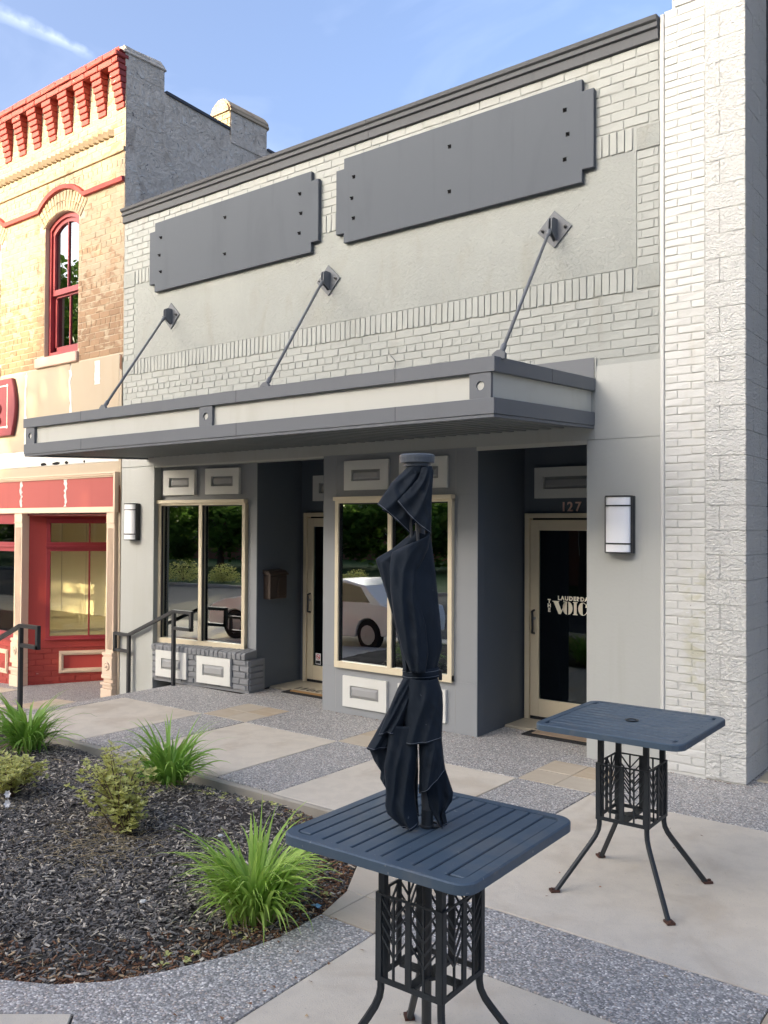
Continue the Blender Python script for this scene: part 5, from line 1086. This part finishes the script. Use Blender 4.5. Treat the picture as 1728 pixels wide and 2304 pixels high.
sheet('corner_flap', [(-.052, 1.285), (-.048, 1.20), (-.049, 1.083)], [(.031, 1.290), (.038, 1.23), (.044, 1.168)], -.020, .045, .006, 1.0, .1)
sheet('corner_flap', [(-.046, 1.10), (-.02, 1.035), (.014, .985), (.030, .957)], [(.043, 1.180), (.076, 1.083), (.072, 1.052), (.046, 1.016), (.054, .970)], -.004, .022, .007, 1.2, .3)
sheet('corner_flap', [(-.04, 1.28), (.0, 1.12), (.02, 1.02)], [(.03, 1.28), (.05, 1.15), (.06, 1.06)], .03, -.02, .006, 1.2, .3)
# ================================================================= PLANTING BED
poly = [(-6.86, -2.53)]+CURVE
def inside(x, y):
    c = False; j = len(poly)-1
    for i in range(len(poly)):
        (xi, yi), (xj_, yj) = poly[i], poly[j]
        if (yi > y) != (yj > y) and x < (xj_-xi)*(y-yi)/(yj-yi)+xi: c = not c
        j = i
    return c
def edged(x, y): return min(math.hypot(x-a, y-b) for a, b in CURVE_D)
CURVE_D = []
for i in range(len(CURVE)-1):
    (xa, ya), (xb, yb) = CURVE[i], CURVE[i+1]; n = max(2, int(math.hypot(xb-xa, yb-ya)/.06))
    CURVE_D += [(xa+(xb-xa)*k/n, ya+(yb-ya)*k/n) for k in range(n)]
def bedz(x, y):
    e = min(1, edged(x, y)/.5); k = max(0, min(1, (-2.53-y)/.4))
    return -.035-.055*(1-k)+.05*e*k+.028*mn.noise((x*1.7, y*1.7, 0))*e+.012*mn.noise((x*6, y*6, 3))
m = MB(); nx, ny = 92, 60; idx = {}; vs = []; fs = []
for i in range(nx+1):
    for j in range(ny+1):
        x, y = -6.86+5.8*i/nx, -5.56+3.04*j/ny; vs.append((x, y, bedz(x, y)))
for i in range(nx):
    for j in range(ny):
        x, y = -6.86+5.8*(i+.5)/nx, -5.56+3.04*(j+.5)/ny
        if inside(x, y) or edged(x, y) < .12: a = i*(ny+1)+j; fs.append((a, a+ny+1, a+ny+2, a+1))
m.add(vs, fs); bed = m.build('garden_bed', M['soil'], kind='structure', smooth=True)
def seen(x, y):
    v = Vector((x, y, -.05))-CAM; q = v.dot(fw); return v.dot(rx)/q > -.475 and v.dot(dn)/q < .65
def scatter(name, n, mat, acc, lmin, lmax, wr, lab, tint=lambda: R()):
    m = MB(); k = 0; tries = 0
    while k < n and tries < n*8:
        tries += 1; x, y = U(-6.0, -1.05), U(-5.3, -2.52)
        if not seen(x, y): continue
        if not inside(x, y) or R() > acc(x, y): continue
        l = U(lmin, lmax)*.5; w_ = l*U(*wr); h = U(.002, .006); a = U(0, math.pi); t1_, t2_ = U(-.45, .45), U(-.35, .35); z = bedz(x, y)+U(.002, .016); ca, sa_ = math.cos(a), math.sin(a)
        P = []
        for dz in (0, h):
            for px, py in ((-l, -w_*U(.4, 1)), (l, -w_*U(.4, 1)), (l, w_*U(.4, 1)), (-l, w_*U(.4, 1))): P.append((x+px*ca-py*sa_, y+px*sa_+py*ca, z+dz+px*t1_+py*t2_))
        m.add(P, [(4, 5, 6, 7), (0, 1, 5, 4), (1, 2, 6, 5), (2, 3, 7, 6), (3, 0, 4, 7)], tint()); k += 1
    o = m.build(name, M[mat], kind='stuff'); o['label'] = lab; o['category'] = 'mulch'; return o
near = lambda x, y: max(0, 1-edged(x, y)/.42)
scatter('bark_mulch', 30000, 'chips', lambda x, y: (1-.8*near(x, y))*(.45 if (y > -3.2 and -3.4 < x < -2.0) else 1), .009, .042, (.18, .5), 'dark shredded bark mulch covering the planting bed')
scatter('edge_litter', 6500, 'rchips', lambda x, y: near(x, y)**1.3, .008, .032, (.2, .6), 'rusty brown bark litter along the curved bed edge')
m = MB()
for k in range(420):
    x, y = U(-5.5, -1.3), U(-5.2, -2.6)
    if not inside(x, y): continue
    if R() < .6: x, y = -2.84+random.gauss(0, .22), -4.0+random.gauss(0, .16)
    if not inside(x, y): continue
    a = U(0, 6.28); l = U(.04, .16); z = bedz(x, y)+.016; c = U(-.5, .5)
    P = [(x+l*t*math.cos(a+c*t), y+l*t*math.sin(a+c*t), z+.014*math.sin(3.14*t)) for t in (0, .33, .66, 1)]; m.tube(P, .0016, 3, tint=R())
o = m.build('straw_litter', M['drygrass'], kind='stuff'); o['label'] = 'scattered dry straw and root threads lying on the mulch'; o['category'] = 'litter'
# weeds: tiny rosettes near the kerb
m = MB()
for k in range(60):
    if k < 26: i = random.randrange(len(CURVE_D)//2); x, y = CURVE_D[i][0]-U(.05, .2), CURVE_D[i][1]+U(-.05, .1)
    else: x, y = U(-3.4, -2.0), U(-2.85, -2.56)
    if not inside(x, y): continue
    for q in range(random.randint(5, 10)):
        a = U(0, 6.28); l = U(.012, .04); z = bedz(x, y)+.008; dx, dy = math.cos(a), math.sin(a); w_ = l*.25
        m.add([(x, y, z), (x+dx*l*.5-dy*w_, y+dy*l*.5+dx*w_, z+l*.5), (x+dx*l, y+dy*l, z+l*.4), (x+dx*l*.5+dy*w_, y+dy*l*.5-dx*w_, z+l*.5)], [(0, 1, 2, 3)], R())
o = m.build('weed', M['shrub'], kind='stuff'); o['label'] = 'tiny green weeds sprouting along the bed edge'; o['category'] = 'weeds'
# daylilies: arching blades, shared blade meshes
def blade_mesh(mat, L_, lean, droop, wd_, twist):
    m = MB(); n = 9; vs = []
    ang = math.radians(88-lean); x = z = 0; seg = L_/n
    for i in range(n+1):
        t = i/n; w_ = wd_*(.75+.5*math.sin(math.pi*min(1, t*1.15)))*(1-t**3)*.9+.0006; tw = twist*t
        cy, sy = math.cos(tw), math.sin(tw)
        vs += [(x, -w_*cy, z-w_*sy+.25*w_), (x, 0, z), (x, w_*cy, z+w_*sy+.25*w_)]
        x += seg*math.cos(ang); z += seg*math.sin(ang); ang -= droop/n*(.4+1.2*t)
    fs = []
    for i in range(n): fs += [(3*i, 3*i+3, 3*i+4, 3*i+1), (3*i+1, 3*i+4, 3*i+5, 3*i+2)]
    tl = R()*.55; m.v = vs; m.f = fs; m.mi = [0]*len(fs); m.t = [tl+.45*(k//3)/n for k in range(len(vs))]
    return m.mesh('leaf', M[mat], smooth=True)
def lily(x, y, scale, n, label, mat='blade', seed=1, n2=.35):
    random.seed(seed); t = thing('daylily_clump', label, 'plant', (x, y, bedz(x, y)), 'daylily clumps in the planting bed'); z = bedz(x, y)
    pool = [blade_mesh(mat, U(.54, .84)*scale, U(1, 16), math.radians(U(60, 140)), U(.0095, .0165)*scale, U(-.7, .7)) for _ in range(14)]+[blade_mesh(mat, U(.46, .66)*scale, U(12, 34), math.radians(U(80, 150)), U(.0095, .0155)*scale, U(-.7, .7)) for _ in range(14)]
    for k in range(n):
        a = U(0, 2*math.pi); r_ = abs(random.gauss(0, .07))*scale; o = link(bpy.data.objects.new('leaf', random.choice(pool))); setp(o, t)
        o.location = (x+r_*math.cos(a), y+r_*math.sin(a), z-.02); o.rotation_euler = (U(-.12, .12), U(-.1, .14), a+U(-.6, .6)); s_ = U(.72, 1.1); o.scale = (s_, s_, s_)
    m = MB()
    for k in range(26):
        a = U(0, 6.28); l = U(.12, .3)*scale; P = [(x+.05*math.cos(a)+l*q*math.cos(a+q*.4), y+.05*math.sin(a)+l*q*math.sin(a+q*.4), z+.03+.05*math.sin(3*q)*(1-q)) for q in (0, .3, .6, 1)]; m.tube(P, [.004, .004, .003, .001], 4, tint=R())
    m.build('dead_leaf', M['drygrass'], t)
lily(-1.40, -4.05, .80, 420, 'bright green daylily clump nearest the curved aggregate path', 'blade', 3)
lily(-3.60, -2.87, .82, 250, 'deep green daylily clump behind the yellow-green shrub by the kerb', 'bladed', 5)
lily(-5.42, -3.02, .86, 260, 'daylily clump at the far left corner of the bed', 'bladed', 8)
def shrub(x, y, rx_, ry_, h, n, label, seed, tilt=(0, 0), flower=False):
    random.seed(seed); z = bedz(x, y); t = thing('shrub', label, 'shrub', (x, y, z), 'yellow-green shrubs in the planting bed')
    tw = MB(); lf = MB(); tips = []
    for k in range(26):
        a = U(0, 6.28); rr = math.sqrt(R()); tx, ty, tz = x+rx_*rr*math.cos(a)+tilt[0], y+ry_*rr*math.sin(a)+tilt[1], z+h*(.45+.55*(1-rr*rr*.7))*U(.75, 1.05)
        p0 = Vector((x+U(-.03, .03), y+U(-.03, .03), z-.02)); p2 = Vector((tx, ty, tz)); p1 = (p0+p2)/2+Vector((U(-.04, .04), U(-.04, .04), .06))
        tw.tube([p0, p1, p2], [.006, .004, .0015], 5)
        for q in range(n//26):
            s_ = U(.35, 1.0); b = p0*(1-s_)**2+p1*2*s_*(1-s_)+p2*s_*s_+Vector((random.gauss(0, .035), random.gauss(0, .035), random.gauss(0, .03)))
            if R() < .3: tw.tube([p0*(1-s_)**2+p1*2*s_*(1-s_)+p2*s_*s_, b], .0012, 3)
            az = U(0, 6.28)
            for l_ in range(random.randint(3, 5)):
                aa = az+l_*1.4+U(-.3, .3); el = U(.0, .9); l = U(.026, .052); d = Vector((math.cos(aa)*math.cos(el), math.sin(aa)*math.cos(el), math.sin(el))); sdv = Vector((-math.sin(aa), math.cos(aa), 0))*l*.3
                upv = d.cross(sdv).normalized()*l*.1
                lf.add([b, b+d*l*.5+sdv+upv, b+d*l, b+d*l*.5-sdv+upv], [(0, 1, 2), (0, 2, 3)], min(1, max(0, random.gauss(.5, .25))))
    tw.build('stem', M['twig'], t); lf.build('foliage', M['shrub'], t, kind='stuff')
shrub(-2.93, -3.78, .34, .27, .52, 430, 'sparse yellow-green shrub with bare stems in the middle of the bed', 11, (-.20, .10))
shrub(-4.32, -3.78, .34, .26, .32, 420, 'low yellow-green shrub at the left edge of the bed beside a white blossom', 12)
shrub(-2.86, -3.80, .08, .07, .26, 130, 'small yellow-green sprig at the foot of the bare-stemmed shrub', 14)
fl_ = MB()
for cxx, cyy, cz_ in ((-4.05, -3.96, .10), (-3.98, -4.00, .05)):
    for q in range(6):
        a = q*1.05; c = Vector((cxx, cyy, bedz(cxx, cyy)+cz_)); e1 = Vector((.75, .55, .1)); e2 = Vector((-.3, .2, .93)); d = e1*math.cos(a)+e2*math.sin(a)+Vector((.25, -.3, .1)); s_ = (e1*-math.sin(a)+e2*math.cos(a)); fl_.add([c, c+d*.017+s_*.011, c+d*.03, c+d*.017-s_*.011], [(0, 1, 2, 3)], .8)
    fl_.tube([c, c-Vector((0, 0, cz_))], .003, 5, tint=.2)
o = fl_.build('flower', M['petal']); o['label'] = 'white blossom at the left edge of the bed'; o['category'] = 'flower'
def scrap(x, y, z, s_, label):
    m = MB(); n = 5; vs = [(x+s_*(i/n-.5)+U(-.006, .006), y+s_*.7*(j/n-.5)+U(-.006, .006), z+.012+U(0, .014)) for i in range(n+1) for j in range(n+1)]
    m.add(vs, [(i*(n+1)+j, (i+1)*(n+1)+j, (i+1)*(n+1)+j+1, i*(n+1)+j+1) for i in range(n) for j in range(n)]); o = m.build('plastic_scrap', M['blue'], smooth=True); o['label'] = label; o['category'] = 'litter'; o['group'] = 'blue plastic scraps on the mulch'
scrap(-1.235, -3.75, bedz(-1.235, -3.75), .05, 'crumpled blue plastic scrap right of the bright daylily clump'); scrap(-2.27, -2.60, bedz(-2.27, -2.60), .045, 'small blue plastic scrap near the kerb corner under the table edge')
def chipstone(x, y, l):
    m = MB(); m.lathe([(.012, 0), (.020, .008), (.014, .016)], 7, (x, y, bedz(x, y)+.008)); o = m.build('pebble', M['orn'], bevel=0); o['label'] = l; o['category'] = 'pebble'
chipstone(-2.38, -3.42, 'pale pebble on the mulch behind the bright daylily'); chipstone(-1.95, -4.35, 'white pebble on the mulch left of the bright daylily')
m = MB()
for k in range(150):
    x, y = U(-1.1, 1.0), U(-5.2, -1.1)
    if R() < .35: x, y = U(-1.2, -.5), U(-4.9, -3.8)
    if k >= 46: x, y = (U(-4.6, -2.5), U(-.05, .0)) if k < 90 else ((U(-.7, .05), U(-.07, -.02)) if k < 112 else ((U(-5.9, -4.6) if R() < .5 else U(-2.5, -1.4)), U(.1, .55)))
    if inside(x, y) or edged(x, y) < .03: continue
    a = U(0, 6.28); l = U(.006, .018); m.add([(x+l*math.cos(a+q*2.1), y+l*.6*math.sin(a+q*2.1), .004+.003*q) for q in range(3)], [(0, 1, 2)], R())
o = m.build('leaf_litter', M['rchips'], kind='stuff'); o['label'] = 'small red-brown leaf crumbs on the pavement'; o['category'] = 'litter'
# ================================================================= ACROSS THE STREET (reflected in the glass, shading the scene)
random.seed(21)
def tree(x, y, h, cr, cz, label, n=3000, lf=.16, seed=0, grp='trees across the street'):
    random.seed(100+seed); gz = -.5; t = thing('street_tree', label, 'tree', (x, y, gz), grp)
    tr = MB(); base = Vector((x, y, gz)); ct = Vector((x, y, cz)); tr.tube([base, base+(ct-base)*.45+Vector((U(-.1, .1), U(-.1, .1), 0)), ct], [.26, .19, .10], 9)
    clumps = []
    for k in range(34):
        a = U(0, 6.28); el = U(-.7, 1.2); rr = U(.45, 1.0); p = ct+Vector((cr*rr*math.cos(a)*math.cos(el), cr*rr*math.sin(a)*math.cos(el), (h-cz)*rr*math.sin(el) if el > 0 else cr*.75*rr*math.sin(el)))
        clumps.append((p, U(.22, .42)*cr))
        if k % 2 == 0: tr.tube([base+(ct-base)*U(.5, .95), (ct+p)/2+Vector((0, 0, .3)), p], [.07, .05, .015], 5)
    tr.build('trunk', M['bark'], t)
    cw = MB(); per = n//len(clumps)
    for p, r_ in clumps:
        for q in range(per):
            d = Vector((random.gauss(0, 1), random.gauss(0, 1), random.gauss(0, .8))); d = d.normalized()*r_*(R()**.45); c = p+d
            e1 = Vector((random.gauss(0, 1), random.gauss(0, 1), random.gauss(0, .6))).normalized(); e2 = e1.orthogonal().normalized(); s_ = lf*U(.6, 1.3)
            cw.add([c-e1*s_, c-e2*s_*.5, c+e1*s_, c+e2*s_*.5], [(0, 1, 2, 3)], min(1, max(0, random.gauss(.45, .25))))
    cw.build('crown', M['treeleaf'], t, kind='stuff')
tree(-16.6, -22.5, 12.3, 2.9, 8.5, 'leafy street tree left of the brick building across the street', 9000, .15, 1)
tree(-18.2, -21.6, 8.2, 2.8, 4.7, 'added short dense tree under the taller tree, shading the red shopfront', 6000, .15, 9)  # tree added below the tall crown to keep low sun off the red shopfront
tree(-12.4, -22.0, 12.6, 3.4, 8.2, 'leafy street tree before the left end of the brick building', 7000, .17, 2)
tree(-7.0, -22.0, 10.0, 3.2, 6.2, 'leafy street tree before the middle of the brick building', 5000, .18, 3)
tree(-1.0, -22.2, 9.0, 3.0, 5.6, 'leafy street tree before the pale building', 4000, .18, 4)
tree(-36.0, -25.0, 10.5, 4.2, 6.0, 'broad tree far along the street opposite the corner', 5000, .22, 5)
tree(-45.0, -20.5, 17.5, 5.5, 10.5, 'tall tree far along the opposite pavement', 9000, .24, 6)
tree(-41.0, -33.0, 13.0, 5.0, 7.5, 'tree behind the far parking lot', 4000, .26, 7)
def block(x0, x1, y0, y1, h, mat, label, nw, fl=2):
    t = thing('street_building', label, 'building', ((x0+x1)/2, y1, -.5), 'buildings across the street'); z0 = -.5
    m = MB(); m.box(x0, x1, y0, y1, z0, h); m.build('wall', M[mat], t)
    m = MB(); m.box(x0-.15, x1+.15, y0, y1+.2, h, h+.3).box(x0, x1, y1-.05, y1+.12, h*.42, h*.42+.25); m.build('cornice', M['fascia'], t)
    sp = (x1-x0)/nw
    for f_ in range(fl):
        for i in range(nw):
            xc = x0+sp*(i+.5); za = (.8 if f_ == 0 else h*.55); zb_ = (h*.34 if f_ == 0 else h*.85); ww_ = sp*(.36 if f_ == 0 else .2)
            q = MB(); q.box(xc-ww_, xc+ww_, y1, y1+.06, za, zb_); wi = q.build('window', M['orn'], t); q = MB(); q.box(xc-ww_+.1, xc+ww_-.1, y1+.06, y1+.07, za+.1, zb_-.1); q.build('pane', M['carglass'], wi)
block(-17.7, -3.5, -36, -25.8, 13.3, 'facebrick', 'two-storey red brick building across the street', 5)
block(-3.5, 9.0, -36, -25.8, 13.2, 'facepale', 'pale rendered two-storey building across the street', 5)
block(9.0, 26.0, -36, -25.8, 13.6, 'facebrick', 'long red brick building at the right end across the street', 6)
block(-90.0, -33.0, -56, -43.5, 3.4, 'facebrick', 'added long low brick shed behind the hedge row of trees, darkening the reflections', 12, 1)  # shed added to close the bright band under the mirrored trees
block(-31.0, -19.0, -48, -42.5, 4.2, 'facepale', 'low pale shed beyond the parking lot', 4, 1)
for i, (tx, ty, hh) in enumerate(((-20.5, -37, 4.6), (-25, -35, 4.2), (-29.5, -34, 4.8), (-34.5, -33.5, 4.4), (-40, -33, 5.0), (-46, -32, 4.6), (-52.5, -31.5, 5.2), (-60, -30, 5.5), (-68, -28, 6.0))):
    tree(tx, ty, hh, 3.3, 1.7, 'low dense tree in the hedge row beyond the street, seen mirrored in the shop windows', 3600, .26, 40+i, 'hedge-row trees beyond the street')
random.seed(33)
def bush(x, y, r_, label):
    t = thing('kerbside_bush', label, 'shrub', (x, y, -.5), 'bushes on the far verge'); m = MB(); s_ = MB()
    for k in range(900):
        d = Vector((random.gauss(0, 1), random.gauss(0, 1), abs(random.gauss(0, .8)))).normalized()*r_*R()**.4; c = Vector((x, y, -.45))+d; e1 = Vector((random.gauss(0, 1), random.gauss(0, 1), random.gauss(0, 1))).normalized()*.07; e2 = e1.orthogonal().normalized()*.035
        m.add([c-e1, c-e2, c+e1, c+e2], [(0, 1, 2, 3)], U(.2, 1))
    for k in range(6): s_.tube([(x, y, -.52), (x+U(-.4, .4)*r_, y+U(-.4, .4)*r_, -.5+r_*.7)], .015, 5)
    s_.build('stem', M['twig'], t); m.build('foliage', M['shrub'], t, kind='stuff')
for i, (bx, by, r_) in enumerate(((-24.5, -21.6, .85), (-26.6, -21.5, 1.0), (-29.0, -21.8, .9), (-22.0, -21.7, .7))): bush(bx, by, r_, ['round bush on the far verge', 'largest round bush on the far verge', 'bush on the far verge nearest the broad tree', 'smallest bush on the far verge'][i])
def car(x, y, zg, label, heading=math.pi, mat='carpaint'):
    """saloon: nose towards +x before heading"""
    t = thing('parked_car', label, 'car', (0, 0, 0), 'cars parked along the street')
    prof = [(-2.25, .35), (-2.28, .62), (-2.20, .90), (-1.75, 1.0), (-1.15, 1.36), (-.55, 1.46), (.15, 1.44), (.95, 1.04), (1.75, .92), (2.18, .76), (2.27, .52), (2.22, .30), (1.86, .28)]+[(1.40+.36*math.cos(a), .33+.36*math.sin(a)) for a in [math.pi*k/8 for k in range(9)]]+[(-1.0, .26)]+[(-1.40+.36*math.cos(a), .33+.36*math.sin(a)) for a in [math.pi*k/8 for k in range(9)]]
    m = MB(); n = len(prof); vs = []
    for yy, ins in ((-.88, 0), (-.90, 0), (.90, 0), (.88, 0)):
        for px, pz in prof: vs.append((px*(.985 if abs(yy) < .89 else 1), yy*(1-.20*max(0, pz-.95)/.5), pz))
    vs = []
    for s_ in (-1, 1):
        for px, pz in prof: vs.append((px, s_*.9*(1-.26*max(0, pz-.92)/.54)*(1-.06*max(0, abs(px)-1.6)), pz))
    m.add(vs, [tuple(range(n)), tuple(range(2*n-1, n-1, -1))]+[(i, i+n, (i+1) % n+n, (i+1) % n) for i in range(n)]); m.build('body', M[mat], t, bevel=.02)
    for s_ in (-1, 1):
        q = MB(); w_ = lambda px, pz: (px, s_*.906*(1-.26*max(0, pz-.92)/.54), pz)
        q.add([w_(*p) for p in ((-1.45, 1.02), (-1.05, 1.33), (-.5, 1.41), (.1, 1.39), (.72, 1.06), (.6, 1.0))], [(0, 1, 2, 3, 4, 5)]); q.build('side_window', M['carglass'], t)
        for cx_ in (1.4, -1.4):
            q = MB(); q.lathe([(.20, -.10), (.32, -.10), (.335, -.06), (.335, .06), (.32, .10), (.20, .10)], 24, M4=Matrix.Translation((cx_, s_*.80, .335)) @ Matrix.Rotation(math.pi/2, 4, 'X')); wh = q.build('wheel', M['tyre'], t)
            q = MB(); q.lathe([(.21, -.11), (.05, -.12), (.05, .12), (.21, .11)], 20, M4=Matrix.Translation((cx_, s_*.80, .335)) @ Matrix.Rotation(math.pi/2, 4, 'X')); q.build('rim', M['rim'], wh)
        q = MB(); q.add([(2.10, s_*.84, .80), (2.24, s_*.80, .62), (2.262, s_*.48, .62), (2.19, s_*.46, .74)], [(0, 1, 2, 3)]); q.v = [(a+.012, b*1.012, c+.006) for a, b, c in q.v]; q.build('headlight', M['lamp'], t)
    q = MB(); q.add([(.20, -.70, 1.43), (.20, .70, 1.43), (.93, .80, 1.06), (.93, -.80, 1.06)], [(0, 1, 2, 3)]); q.v = [(a+.01, b, c+.012) for a, b, c in q.v]; q.build('windscreen', M['carglass'], t)
    q = MB(); q.box(2.262, 2.275, -.55, .55, .40, .52); q.build('grille', M['black'], t)
    t.location = (x, y, zg); t.rotation_euler.z = heading; t.scale = (.92, .95, .97); return t
car(-10.5, -7.45, -.5, 'white saloon parked along the kerb behind the viewer', math.pi)
